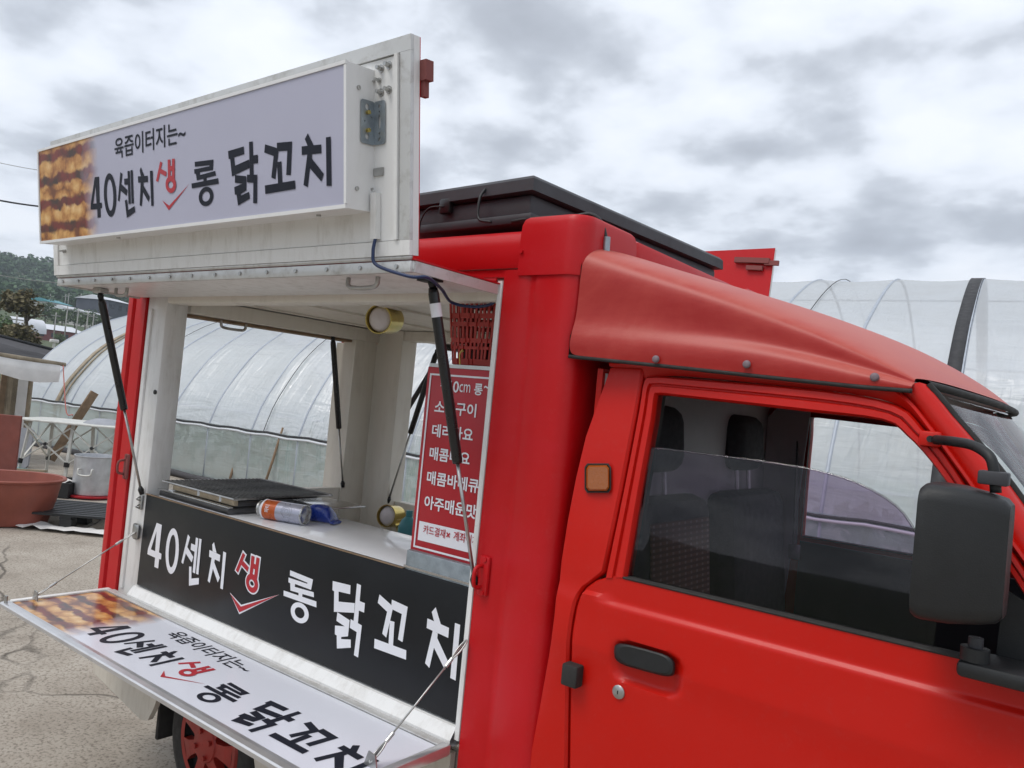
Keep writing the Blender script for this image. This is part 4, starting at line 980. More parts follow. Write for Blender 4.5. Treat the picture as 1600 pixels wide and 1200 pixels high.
    mb = MB(); mb.grid(rows); obj('windscreen_pillar', mb, 'red_paint', truck, True)
    if not far: SEAL = sa
# windscreen with rubber surround
cols = 17; rows = []
for p in SEAL:
    r = []
    for k in range(cols):
        s_ = k / (cols - 1); y = p.y + (2 * YC - 2 * p.y) * s_; b = math.sin(math.pi * s_) ** 0.8
        r.append(Vector((p.x + 0.085 * b, y, p.z - 0.012 * b)))
    rows.append(r)
mb = MB(); mb.grid([[q + Vector((-0.012, 0, -0.008)) for q in r] for r in rows]); ws = obj('windscreen', mb, 'clear_glass', truck, True)
ring = [r[0] for r in rows] + rows[-1][1:-1] + [r[-1] for r in reversed(rows)] + list(reversed(rows[0][1:-1]))
obj('windscreen_seal', MB().tube(ring + ring[:1], 0.0075, 8, False), 'rubber', ws, True)
# roof skin under the deflector, rear wall, floor, nose
hd = rows[0]; mb = MB(); rr = []
for p in hd: rr.append([Vector((-1.0, p.y, 1.668)), Vector((-0.6, p.y, 1.675)), p + Vector((-0.02, 0, 0.004))])
mb.grid(rr); obj('cab_roof', mb, 'red_paint', truck, True)
obj('cab_rear_wall', MB().box((-1.0, 0.06, 0.5), (-0.985, 2 * YC - 0.06, 1.665)), 'red_paint', truck)
obj('cab_lining', MB().box((-0.984, 0.07, 0.9), (-0.978, 2 * YC - 0.07, 1.655)), 'cab_trim', truck)
obj('cab_floor', MB().box((-0.98, 0.06, 0.5), (0.10, 2 * YC - 0.06, 0.56)), 'dash', truck)
bs = rows[-1]; mb = MB(); rr = []
for p in bs: rr.append([p + Vector((0.0, 0, 0.004)), p + Vector((0.07, 0, -0.02)), p + Vector((0.16, 0, -0.12)), p + Vector((0.21, 0, -0.36)), p + Vector((0.22, 0, -0.60)), p + Vector((0.10, 0, -0.66))])
rr = [[Vector((q.x, 0.0 if i == 0 else 2 * YC, q.z)) if False else q for q in r] for i, r in enumerate(rr)]
rr = [[Vector((XF, ys(q.z) if q.z > 0.45 else 0.03, q.z)) for q in rr[0]]] + rr + [[Vector((XF, 2 * YC - (ys(q.z) if q.z > 0.45 else 0.03), q.z)) for q in rr[-1]]]
mb.grid(rr); obj('nose_panel', mb, 'red_paint', truck, True)
# dashboard, wheel, seats
obj('dashboard', MB().rbox((BASE.x - 0.16, 0.10, 0.80), (BASE.x + 0.06, 2 * YC - 0.10, BASE.z - 0.03), 0.04), 'dash', truck, 'auto')
c = Vector((-0.10, 0.93, 1.12)); tilt = Matrix.Translation(c) @ Matrix.Rotation(math.radians(-52), 4, 'Y')
mb = MB().tube([tilt @ Vector((0.18 * math.cos(k * math.pi / 14), 0.18 * math.sin(k * math.pi / 14), 0)) for k in range(29)], 0.014, 8, False)
sw = obj('steering_wheel', mb, 'dash', truck, True)
obj('steering_column', MB().cyl(c, c + Vector((0.22, 0, -0.22)), 0.035, 12).box(c + Vector((-0.02, -0.17, -0.01)), c + Vector((0.02, 0.17, 0.01))), 'dash', sw)
for y in (0.33, 0.94):
    st = obj('seat', MB().rbox((-0.93, y - 0.24, 0.66), (-0.45, y + 0.24, 0.84), 0.05), 'seat_dark', truck, 'auto')
    rot = Matrix.Translation((-0.90, y, 0.84)) @ Matrix.Rotation(math.radians(-6), 4, 'Y')
    obj('seat_back', MB().rbox((-0.05, -0.23, -0.05), (0.07, 0.23, 0.52), 0.05).xf(rot), 'seat_dark', st, 'auto')
    if y < 0.5: obj('seat_cover', MB().rbox((0.071, -0.17, 0.0), (0.076, 0.17, 0.46), 0.002).xf(rot), 'seat_check', st, 'auto')
    obj('headrest', MB().rbox((-0.045, -0.115, 0.58), (0.045, 0.115, 0.76), 0.045, 3).xf(rot), 'seat_dark', st, 'auto')
    for dy in (-0.05, 0.05): obj('headrest_post', MB().cyl((0, dy, 0.5), (0, dy, 0.62), 0.007, 8).xf(rot), 'steel', st)
for y_ in (0.062, 2 * YC - 0.068):
    obj('door_trim', MB().box((-0.84, y_, 0.58), (0.06, y_ + 0.006, 1.19)), 'dash', truck)
    obj('pillar_trim', MB().poly([[(-0.975, 0.6), (-0.90, 0.6), (-0.862, 1.2), (-0.83, 1.64), (-0.93, 1.65), (-0.975, 1.6)]], lambda x, z, d_: Vector((x, y_ + d_ + (0.035 if y_ < 0.5 else -0.035) * max(0, z - 1.2) / 0.45, z)), 0.004), 'cab_trim', truck)
bk = W(1242, 850, Y=1.15)
obj('seat_belt', MB().bar(W(1248, 690, Y=1.19), bk, 0.04, 0.003, (1, 0, 0)), 'seat_dark', truck)
obj('belt_tongue', MB().rbox((bk.x - 0.02, bk.y - 0.006, bk.z - 0.05), (bk.x + 0.02, bk.y, bk.z), 0.004), 'steel', truck, 'auto')

# ---------- wind deflector over the cab
HD = [p.copy() for p in hd]                    # windscreen header, right to left
def head(y):
    k = (y - HD[0].y) / (HD[-1].y - HD[0].y) * (len(HD) - 1); k = min(len(HD) - 1.001, max(0.0, k)); i_ = int(k); return HD[i_].lerp(HD[i_ + 1], k - i_)
ztop = [(0.0, 1.968), (0.17, 1.926), (0.37, 1.880), (0.58, 1.826), (0.77, 1.770), (0.87, 1.735), (0.94, 1.709), (1.0, HD[0].z + 0.012)]
zbot = [(0.0, 1.690), (0.35, 1.679), (0.88, 1.660), (1.0, HD[0].z - 0.012)]
rows = []
for e in (0.0, 0.04, 0.16, 0.29, 0.42, 0.55, 0.67, 0.77, 0.86, 0.92, 0.96, 0.985, 1.0):
    zb, zt = interp(e, zbot), interp(e, ztop); h = zt - zb
    fl = min(0.045, 0.3 * h)
    w0 = -0.006 + 0.036 * min(1, e * 1.5)
    half = [(w0, zb, 0), (w0 - 0.002, zb + fl, 0), (w0 + 0.016, zb + fl + 0.12 * h, 0), (w0 + 0.020, zb + 0.5 * h, 0), (w0 + 0.018, zb + 0.78 * h, 0), (w0 + 0.032, zb + 0.93 * h, 0), (w0 + 0.085, zt, 0.3), (0.2, zt + 0.010 * (1 - e ** 8), 0.6), (0.4, zt + 0.022 * (1 - e ** 8), 0.9), (YC, zt + 0.027 * (1 - e ** 8), 1.0)]
    r = []
    for y, z, cw in half:
        H_ = head(max(y, HD[0].y)); fx = -1.044 + e * (H_.x + 1.039 - (0.012 if cw == 0 else 0.0))
        r.append(Vector((fx, y, z + (H_.z - HD[0].z) * e ** 6)))
    rows.append(r + [mir(p) for p in reversed(r[:-1])])
mb = MB(); mb.grid(rows)
fair = obj('wind_deflector', mb, 'chalky_red', truck, True, 2)
mb = MB(); mb.add(rows[0], [tuple(range(len(rows[0])))])
obj('deflector_back', mb, 'rubber', fair)
edge = [r[0] + Vector((0, 0.002, -0.004)) for r in rows]; edge2 = [r[-1] + Vector((0, -0.002, -0.004)) for r in rows]
for eg in (edge, edge2): obj('rubber_lip', MB().tube(catmull(eg, 2), 0.0045, 8), 'rubber', fair, True)
for (u, v_) in ((1024, 561), (1166, 569), (1366, 589)):
    q = W(u, v_, Y=interp(u, [(895, -0.012), (1250, 0.028), (1500, 0.03)]) - 0.002); obj('deflector_bolt', MB().lathe([(0.0085, -0.003), (0.0078, 0.001), (0.004, 0.0022), (0.0, 0.0025)], 14, Matrix.Translation(q) @ Matrix.Rotation(math.pi / 2, 4, 'X')), 'bolt_grey', fair, True)

# ---------- door mirror
YM = -0.16
a = W(1438, 756, Y=YM); b = W(1418, 982, Y=YM); c = W(1577, 766, Y=YM); d = W(1560, 985, Y=YM)
x0, x1, z0, z1 = (a.x + b.x) / 2, (c.x + d.x) / 2, (b.z + d.z) / 2, (a.z + c.z) / 2
mm = MB()
rws = []
for x, k, in ((x0, 0.93), (x0 + 0.006, 0.985), (x0 + 0.014, 1.0), (x0 + 0.05, 0.99), (x1 - 0.03, 0.93), (x1 - 0.008, 0.88), (x1, 0.80)):
    cz = (z0 + z1) / 2; hz = (z1 - z0) / 2 * k; f = (x - x0) / (x1 - x0); hy = 0.085 * (1 - 0.55 * f * f)
    ring = []
    for i in range(24):
        a_ = 2 * math.pi * i / 24; cy_ = math.copysign(abs(math.cos(a_)) ** 0.35, math.cos(a_)); sz = math.copysign(abs(math.sin(a_)) ** 0.22, math.sin(a_))
        ring.append(Vector((x, YM + 0.075 + cy_ * hy, cz + sz * hz)))
    rws.append(ring)
mm.grid(rws, True); mm.add(rws[0], [tuple(range(24))]); mm.add(rws[-1], [tuple(range(24))])
mirror = obj('door_mirror', mm, 'black_plastic', truck, 'auto')
arm = catmull([WS(1462, 687, -0.02), W(1490, 690, Y=-0.03), W(1520, 696, Y=-0.06), W(1545, 712, Y=-0.085), W(1553, 735, Y=-0.09), W(1556, 770, Y=-0.09)], 5)
obj('mirror_arm', MB().tube(arm, 0.0085, 12), 'black_plastic', mirror, True)
q = W(1552, 747, Y=-0.09); obj('arm_clamp', MB().rbox((q.x - 0.020, q.y - 0.018, q.z - 0.011), (q.x + 0.022, q.y + 0.018, q.z + 0.011), 0.003), 'case_plastic', mirror, 'auto')
q = WS(1455, 686, -0.012); obj('arm_bracket', MB().rbox((q.x - 0.02, q.y - 0.006, q.z - 0.014), (q.x + 0.016, q.y + 0.012, q.z + 0.014), 0.005), 'red_paint', mirror, 'auto')
obj('bracket_bolt', MB().cyl((q.x, q.y - 0.012, q.z), (q.x, q.y - 0.004, q.z), 0.006, 10), 'black_plastic', mirror, 'auto')
q = W(1525, 1000, Y=-0.08); obj('mirror_foot', MB().cyl((q.x, -0.08, z0 - 0.02), (q.x, -0.08, 1.215), 0.011, 12), 'case_plastic', mirror, 'auto')
obj('foot_collar', MB().cyl((q.x, -0.08, 1.222), (q.x, -0.08, 1.243), 0.021, 16), 'black_plastic', mirror, 'auto')
obj('mirror_base', MB().rbox((q.x - 0.022, -0.105, 1.196), (q.x + 0.20, 0.004, 1.222), 0.008), 'black_plastic', mirror, 'auto')
obj('sail_panel', MB().poly([[(q.x + 0.02, 1.215), (0.10, 1.215), (q.x + 0.025, 1.33)]], lambda x, y, d_: Vector((x, 0.012 + d_, y)), 0.006), 'black_plastic', mirror)

# ---------- chassis: bed skirt, mudguard, wheels
ska = [(-3.25, 0.655), (-3.25, 0.46), (-3.20, 0.325), (-2.80, 0.262), (-2.755, 0.275), (-2.72, 0.335), (-2.67, 0.47), (-2.58, 0.56), (-2.40, 0.59), (-2.2, 0.55), (-2.12, 0.40), (-2.08, 0.30), (-1.4, 0.30), (-1.3, 0.43), (-1.3, 0.655)]
for far, yo in ((False, 0.008), (True, 2 * YC - 0.028)):
    obj('bed_skirt', MB().poly([list(reversed(ska))], lambda x, z, d_: Vector((x, yo + d_, z)), 0.02), 'skirt_paint', truck)
for x0_ in (-2.80, -2.13):
    obj('mud_flap', MB().rbox((x0_ - 0.012, 0.075, 0.17), (x0_ + 0.008, 0.24, 0.56), 0.004), 'rubber', truck, 'auto')
mb = MB(); mb.grid([[Vector((-2.46 + 0.33 * math.cos(math.radians(a_)), y, 0.25 + 0.33 * math.sin(math.radians(a_)))) for y in (0.06, 0.26)] for a_ in range(20, 165, 12)])
obj('wheel_arch', mb, 'rubber', truck, True)
def wheel(x, y, flip):
    R = 0.262; s_ = -1 if not flip else 1
    mt = Matrix.Translation((x, y, R + 0.012)) @ Matrix.Rotation(math.pi / 2 * (1 if not flip else -1), 4, 'X')
    ty = [(0.165, -0.14), (0.2, -0.15), (0.245, -0.145), (0.259, -0.125), (R, -0.10), (R, -0.05), (0.259, -0.022), (0.245, -0.004), (0.215, 0.004), (0.178, 0.0), (0.170, -0.012), (0.165, -0.14)]
    wh = obj('wheel', MB().lathe(ty, 48, mt), 'rubber', truck, 'auto')
    # hub cap: dished disc with seven openings
    mb_ = MB(); n = 63; rws = []
    for r, z in ((0.174, -0.004), (0.168, 0.006), (0.150, 0.004)): rws.append([mt @ Vector((r * math.cos(2 * math.pi * k / n), r * math.sin(2 * math.pi * k / n), z)) for k in range(n)])
    mb_.grid(rws, True)
    for k in range(7):
        a0 = 2 * math.pi * k / 7
        for (ra, za, wa), (rb_, zb_, wb) in (((0.152, 0.004, 0.26), (0.115, 0.010, 0.24)), ((0.115, 0.010, 0.24), (0.075, 0.012, 0.30)), ((0.075, 0.012, 0.30), (0.062, 0.014, 0.46))):
            mb_.add([mt @ Vector((r * math.cos(a0 + w), r * math.sin(a0 + w), z)) for r, z, w in ((ra, za, -wa), (ra, za, wa), (rb_, zb_, wb), (rb_, zb_, -wb))], [(0, 1, 2, 3)])
            mb_.add([mt @ Vector((r * math.cos(a0 + w), r * math.sin(a0 + w), z)) for r, z, w in ((ra, za, wa), (rb_, zb_, wb), (rb_, zb_ - 0.03, wb), (ra, za - 0.03, wa))], [(0, 1, 2, 3)])
            mb_.add([mt @ Vector((r * math.cos(a0 + w), r * math.sin(a0 + w), z)) for r, z, w in ((ra, za, -wa), (rb_, zb_, -wb), (rb_, zb_ - 0.03, -wb), (ra, za - 0.03, -wa))], [(0, 1, 2, 3)])
    rws = []
    for r, z in ((0.066, 0.012), (0.062, 0.018), (0.03, 0.022), (0.001, 0.023)): rws.append([mt @ Vector((r * math.cos(2 * math.pi * k / n), r * math.sin(2 * math.pi * k / n), z)) for k in range(n)])
    mb_.grid(rws, True); rim = obj('hub_cap', mb_, 'wheel_red', wh, 'auto')
    for k in range(4):
        a0 = 2 * math.pi * k / 4 + 0.4; p = mt @ Vector((0.045 * math.cos(a0), 0.045 * math.sin(a0), 0.014)); p2 = mt @ Vector((0.045 * math.cos(a0), 0.045 * math.sin(a0), 0.03))
        obj('wheel_nut', MB().cyl(p, p2, 0.009, 6), 'wheel_red', wh)
    obj('steel_rim', MB().lathe([(0.165, -0.02), (0.10, -0.05), (0.05, -0.03), (0.001, -0.03)], 32, mt), 'black_plastic', wh, 'auto')
wheel(-2.46, 0.075, False); wheel(-2.46, 2 * YC - 0.075, True); wheel(-0.50, 0.075, False); wheel(-0.50, 2 * YC - 0.075, True)
obj('axle', MB().cyl((-2.46, 0.2, 0.274), (-2.46, 1.07, 0.274), 0.04, 12), 'rubber', truck, True)
for y in (0.38, 0.89): obj('chassis_rail', MB().box((-3.2, y - 0.03, 0.42), (0.2, y + 0.03, 0.55)), 'rubber', truck)

# ================================================================== THINGS ON AND IN THE TRUCK
# black plastic case lying upside down on the roof
rc = empty('roof_case', (-1.45, 0.60, 2.03))
tag(rc, 'long black plastic case lying on the red roof of the truck', 'case')
a_ = math.radians(-3.5)
Rr = Matrix.Translation((-1.455, 0.60, 0)) @ Matrix.Rotation(a_, 4, 'Z')
def rcx(mb): return mb.xf(Rr)
obj('case_body', rcx(MB().rbox((-0.245, -0.525, 2.034), (0.235, 0.525, 2.115), 0.012)), 'case_plastic', rc, 'auto')
obj('case_foot', rcx(MB().rbox((-0.258, -0.538, 2.0345), (0.25, 0.538, 2.062), 0.008)), 'case_plastic', rc, 'auto')
mb = MB(); rws = []
for z, k in ((2.116, 0.0), (2.118, 0.018), (2.150, 0.016), (2.160, 0.006), (2.166, -0.016), (2.170, -0.06)):
    rws.append([Vector((x, y, z)) for x, y in ((-0.245 - k, -0.525 - k), (0.235 + k, -0.525 - k), (0.235 + k, 0.525 + k), (-0.245 - k, 0.525 + k))])
mb.grid(rws, True); mb.add(rws[-1], [(0, 1, 2, 3)]); mb.add(rws[0], [(0, 1, 2, 3)])
obj('case_lid', rcx(mb), 'case_plastic', rc)
obj('case_latch', rcx(MB().rbox((-0.10, -0.545, 2.085), (-0.055, -0.525, 2.13), 0.008)), 'black_gloss', rc, 'auto')
obj('case_wire', rcx(MB().tube(catmull([(-0.075, -0.545, 2.105), (-0.12, -0.56, 2.10), (-0.15, -0.56, 2.07), (-0.16, -0.555, 2.036)], 5), 0.0025, 6)), 'black_plastic', rc, True)
p0 = Rr @ Vector((0.08, -0.54, 2.14))
obj('case_cord', MB().tube(catmull([p0, p0 + Vector((0.0, -0.02, -0.03)), p0 + Vector((0.01, -0.03, -0.09)), p0 + Vector((0.06, -0.035, -0.105))], 5), 0.004, 6), 'black_plastic', rc, True)
p0 = W(920, 372, Y=0.10)
wq = empty('roof_cable', (-1.06, 0.12, 2.03)); tag(wq, 'grey cable looping over the front corner of the truck roof', 'cable')
obj('cable_loop', MB().tube(catmull([(-1.30, 0.05, 2.04), (-1.22, 0.055, 2.046), (-1.12, 0.06, 2.043), (-1.075, 0.075, 2.05), (-1.045, 0.085, 2.03), (-1.028, 0.09, 1.985)], 6), 0.005, 8), 'black_plastic', wq, True)
obj('cable_plug', MB().cyl((-1.028, 0.09, 1.993), (-1.027, 0.091, 1.955), 0.009, 10), 'galvanized', wq, 'auto')

# menu board
MX0, MX1, MZ0, MZ1, MY = -1.532, -1.10, 1.124, 1.642, 0.004
menu = empty('menu_board', ((MX0 + MX1) / 2, 0.02, MZ0))
tag(menu, 'red menu board with white lettering hanging at the front end of the serving hatch', 'menu board')
MYb = 0.028
mbd = obj('board', MB().rbox((MX0, MYb, MZ0), (-1.288, MYb + 0.006, MZ1), 0.002), 'menu_red', menu, 'auto')
fy = MYb - 0.0012
def bline(x0, z0, x1, z1): return MB().box((x0, fy - 0.0004, z0), (x1, fy + 0.0004, z1))
obj('border_line', bline(MX0 + 0.012, MZ0 + 0.018, MX0 + 0.017, MZ1 - 0.018), 'letter_white', mbd)
obj('border_line', bline(MX0 + 0.0175, MZ1 - 0.023, -1.289, MZ1 - 0.018), 'letter_white', mbd)
obj('border_line', bline(MX0 + 0.0175, MZ0 + 0.018, -1.289, MZ0 + 0.023), 'letter_white', mbd)
obj('white_band', bline(MX0 + 0.026, MZ0 + 0.040, -1.289, MZ0 + 0.092), 'letter_white', mbd)
def mrow(s_, x0, x1, z0, z1, mat='letter_white', bold=0.022, d=0.001):
    obj('lettering', text_mb(s_, (x0, z0, x1, z1), lambda x, y: Vector((x, fy - d, y)), bold), mat, mbd, fixn=False)
def mp(u, v_): q = W(u, v_, Y=MYb); return q.x, q.z
def mrow_px(s_, ul, vl, ur, vr, h, **k):
    """row whose lower left / lower right pixels are given, h tall in metres"""
    a, b = mp(ul, vl), mp(ur, vr); mrow(s_, a[0], b[0], (a[1] + b[1]) / 2, (a[1] + b[1]) / 2 + h, **k)
mrow_px('*', 689, 605, 694, 606, 0.014)
mrow_px('4', 696, 612, 707, 613, 0.031, bold=0.014)
mrow_px('0', 708, 613, 717, 614, 0.031, bold=0.014)
mrow_px('cm', 718, 613, 735, 613.5, 0.022, bold=0.0)
mrow_px('롱', 741, 617, 754, 618.5, 0.031)
mrow_px('~', 757, 607, 765, 608, 0.008)
mrow_px('닭', 765, 619.5, 777, 621, 0.031)
mrow_px('소금구이', 679, 646, 744, 652, 0.036)
mrow_px('데리마요', 675, 683, 739, 690, 0.036)
mrow_px('매콤마요', 671, 719, 734, 727, 0.036)
mrow_px('매콤바베큐', 667, 756, 748, 771, 0.037)
mrow_px('아주매운맛', 663, 794, 744, 812, 0.037)
mrow_px('카드결재', 662, 833.5, 696, 841, 0.024, mat='letter_red', bold=0.008, d=0.002)
mrow_px('✖', 698, 839, 704, 841, 0.014, mat='letter_red', bold=0.02, d=0.002)
mrow_px('계좌이체', 709, 844, 747, 853, 0.025, mat='letter_red', bold=0.008, d=0.002)
obj('top_rail', MB().box((MX0 + 0.006, MYb - 0.002, MZ1 + 0.0005), (-1.288, MYb + 0.012, MZ1 + 0.010)), 'alu', menu)
hk = W(718, 565, Y=MYb)
obj('hook', MB().tube(catmull([(hk.x, MYb + 0.004, MZ1 + 0.008), (hk.x, MYb, MZ1 + 0.025), (hk.x + 0.004, MYb - 0.006, MZ1 + 0.04), (hk.x + 0.008, MYb, MZ1 + 0.052), (hk.x + 0.004, MYb + 0.006, MZ1 + 0.046)], 4), 0.0022, 6), 'brass', menu, True)

# red slotted basket hung in the corner of the hatch
bk_ = empty('plastic_basket', (-1.40, 0.12, 1.66))
tag(bk_, 'dark red slotted plastic basket hanging above the menu board', 'basket')
def basket_pt(s_, z, face):
    f = (z - 1.655) / 0.18; hx = 0.078 + 0.020 * f; hy = 0.055 + 0.012 * f
    if face == 0: return Vector((-1.395 + s_ * hx, 0.115 - hy, z))
    if face == 1: return Vector((-1.395 + s_ * hx, 0.115 + hy, z))
    if face == 2: return Vector((-1.395 - hx, 0.115 + s_ * hy, z))
    return Vector((-1.395 + hx, 0.115 + s_ * hy, z))
zr = [1.655, 1.672, 1.698, 1.706, 1.716, 1.728, 1.760, 1.772, 1.782, 1.796, 1.822, 1.835]
for face in range(4):
    mb = MB(); nc = 12 if face < 2 else 8
    cuts = [-1.0]
    for k in range(nc):
        c0 = -1 + 2 * (k + 0.25) / nc; cuts += [c0, c0 + 1.0 / nc]
    cuts.append(1.0)
    for i in range(len(zr) - 1):
        slot = i in (1, 3, 5, 7, 9)
        for j in range(len(cuts) - 1):
            if slot and j % 2 == 1: continue
            mb.add([basket_pt(cuts[j], zr[i], face), basket_pt(cuts[j + 1], zr[i], face), basket_pt(cuts[j + 1], zr[i + 1], face), basket_pt(cuts[j], zr[i + 1], face)], [(0, 1, 2, 3)])
    o = obj('basket_side', mb, 'basket_red', bk_)
    md = o.modifiers.new('solid', 'SOLIDIFY'); md.thickness = 0.003
obj('basket_bottom', MB().rbox((-1.472, 0.062, 1.650), (-1.318, 0.168, 1.656), 0.002), 'basket_red', bk_, 'auto')
rim = [basket_pt(-1, 1.835, 0), basket_pt(1, 1.835, 0), basket_pt(1, 1.835, 1), basket_pt(-1, 1.835, 1), basket_pt(-1, 1.835, 0)]
obj('basket_rim', MB().tube(rim, 0.005, 6), 'basket_red', bk_)
obj('basket_hook', MB().bar((-1.495, 0.05, 1.833), (-1.53, 0.04, 1.838), 0.012, 0.006), 'basket_red', bk_)
for i in range(3): obj('basket_contents', MB().rbox((-1.46 + i * 0.047, 0.08, 1.657), (-1.42 + i * 0.047, 0.15, 1.70 + 0.02 * (i % 2)), 0.008), 'black_plastic', bk_, 'auto')

# charcoal grill on the counter
gr = empty('skewer_grill', (-2.55, 0.22, 1.082))
tag(gr, 'stainless grill with a blackened wire mesh on top, on the rear end of the counter', 'grill')
obj('grill_base', MB().rbox((-2.895, 0.036, 1.0825), (-2.43, 0.47, 1.104), 0.004), 'dark_steel', gr, 'auto')
obj('base_lip', MB().rbox((-2.90, 0.030, 1.1045), (-2.425, 0.052, 1.110), 0.002), 'stainless', gr, 'auto')
obj('fire_box', MB().rbox((-2.86, 0.075, 1.1045), (-2.44, 0.45, 1.124), 0.003), 'dark_steel', gr, 'auto')
obj('drip_tray', MB().rbox((-2.84, 0.058, 1.111), (-2.43, 0.074, 1.130), 0.002), 'old_wood', gr, 'auto')
obj('end_shelf', MB().rbox((-2.43, 0.30, 1.122), (-2.21, 0.47, 1.128), 0.002), 'stainless', gr, 'auto')
obj('end_plate', MB().poly([[(-2.42, 1.083), (-2.23, 1.083), (-2.23, 1.121), (-2.42, 1.121)]], lambda x, z, d_: Vector((x, 0.305 + d_, z)), 0.004), 'stainless', gr)
obj('end_bracket', MB().rbox((-2.245, 0.296, 1.095), (-2.212, 0.304, 1.121), 0.004), 'steel', gr, 'auto')
mb = MB()
gx0, gx1, gy0, gy1, gz = -2.875, -2.40, 0.035, 0.465, 1.140
for k in range(27): x = gx0 + (gx1 - gx0) * k / 26; mb.bar((x, gy0, gz), (x, gy1, gz), 0.0032, 0.0032)
for k in range(25): y = gy0 + (gy1 - gy0) * k / 24; mb.bar((gx0, y, gz + 0.0032), (gx1, y, gz + 0.0032), 0.0032, 0.0032)
o = obj('wire_mesh', mb, 'burnt_wire', gr, fixn=False); o['kind'] = 'stuff'
obj('mesh_rim', MB().tube([(gx0, gy0, gz), (gx1, gy0, gz), (gx1, gy1, gz), (gx0, gy1, gz), (gx0, gy0, gz)], 0.004, 6), 'steel', gr)
obj('charcoal_bed', MB().rbox((gx0 + 0.03, gy0 + 0.05, 1.1245), (gx1 - 0.05, gy1 - 0.03, 1.129), 0.002), 'soot', gr, 'auto')
for x in (-2.62, -2.48): obj('mesh_foot', MB().bar((x, gy0 - 0.002, gz), (x + 0.004, gy0 - 0.004, 1.122), 0.008, 0.002), 'steel', gr)

# gas canister and its blue neighbour
def lie(name, p, q, prof, mats, label, cat, group=None):
    p, q = Vector(p), Vector(q); e = empty(name, ((p + q) / 2).to_tuple()[:2] + (1.082,)); tag(e, label, cat, group)
    mt = Matrix.Translation(p) @ (q - p).to_track_quat('Z', 'Y').to_matrix().to_4x4()
    return e, mt, (q - p).length
R_ = 0.0335
pa = W(407, 796, Y=0.11); pb = W(482, 813, Y=0.13)
pa = Vector((pa.x, 0.11, 1.0825 + R_)); pb = Vector((pb.x, 0.118, 1.0825 + R_))
d_ = Vector((0.95, 0.31, 0)).normalized(); pb = pa + d_ * 0.185
can, mt, L = lie('gas_canister', pa, pb, None, None, 'orange and silver gas canister lying on the steel counter', 'gas can')
bd = obj('can_body', MB().lathe([(R_, 0.028), (R_, 0.082)], 32, mt), 'can_orange', can, True)
obj('can_body_print', MB().lathe([(R_, 0.082), (R_, 0.180)], 32, mt), 'can_silver', can, True)
obj('can_bottom', MB().lathe([(R_, 0.180), (R_ * 1.03, 0.182), (R_ * 1.03, 0.186), (R_ * 0.92, 0.186), (R_ * 0.85, 0.176), (0.001, 0.172)], 32, mt), 'stainless', can, 'auto')
obj('can_shoulder', MB().lathe([(R_, 0.028), (R_ * 1.02, 0.026), (R_ * 1.02, 0.022), (R_ * 0.8, 0.014), (R_ * 0.55, 0.010)], 32, mt), 'letter_white', can, 'auto')
obj('can_collar', MB().lathe([(R_ * 0.62, 0.012), (R_ * 0.78, 0.006), (R_ * 0.78, 0.0), (R_ * 0.6, 0.0), (R_ * 0.25, 0.006), (R_ * 0.2, -0.008), (0.001, -0.008)], 24, mt), 'steel', can, 'auto')
def on_can(s_, t_):
    a = s_ / R_; return mt @ Vector((R_ * 1.012 * math.cos(a), R_ * 1.012 * math.sin(a), t_))
side_a = None
for k in range(24):
    a = 2 * math.pi * k / 24; w = mt.to_3x3() @ Vector((math.cos(a), math.sin(a), 0))
    s_ = w.dot((CAM - pa).normalized())
    if side_a is None or s_ > side_a[0]: side_a = (s_, a)
s0 = side_a[1] * R_
upv = (mt.to_3x3() @ Vector((-math.sin(side_a[1]), math.cos(side_a[1]), 0))).z
sg = 1 if upv > 0 else -1
obj('can_print', text_mb('파티', (-0.014, 0.040, 0.012, 0.058), lambda x, y: on_can(s0 + sg * x, 0.098 - y), 0.01), 'letter_white', can, fixn=False)
mb = MB()
for r in (0.006, 0.013, 0.020):
    mb.grid([[on_can(s0 + rr_ * math.sin(2 * math.pi * k / 28), 0.128 + rr_ * math.cos(2 * math.pi * k / 28)) for k in range(28)] for rr_ in (r, r + 0.0012)], True)
obj('can_rings', mb, 'grey_board', can, fixn=False)
# blue packet
pk0 = W(482, 805, Y=0.24); pk0 = Vector((pk0.x, 0.24, 1.0825)); n_ = Vector((0.92, 0.38, 0)).normalized(); s_v = Vector((-n_.y, n_.x, 0))
mb = MB(); rws = []
for t_, h, w in ((0.0, 0.050, 0.050), (0.02, 0.060, 0.056), (0.05, 0.062, 0.056), (0.078, 0.056, 0.054), (0.094, 0.036, 0.058), (0.102, 0.014, 0.062), (0.115, 0.010, 0.062)):
    ring = []
    for k in range(12):
        a = 2 * math.pi * k / 12; rr_ = 1 + 0.10 * math.sin(5 * a + t_ * 60)
        ring.append(pk0 + n_ * t_ + s_v * (w / 2 * math.copysign(abs(math.cos(a)) ** 0.7, math.cos(a)) * rr_) + Vector((0, 0, 0.033 if False else h / 2 + h / 2 * math.copysign(abs(math.sin(a)) ** 0.7, math.sin(a)) + 0.0005)))
    rws.append(ring)
mb.grid(rws, True); mb.add(rws[0], [tuple(range(12))]); mb.add(rws[-1], [tuple(range(12))])
tag(obj('blue_packet', mb, 'wrap_blue', None, 'auto'), 'crumpled shiny blue packet lying behind the gas canister on the counter', 'packet')

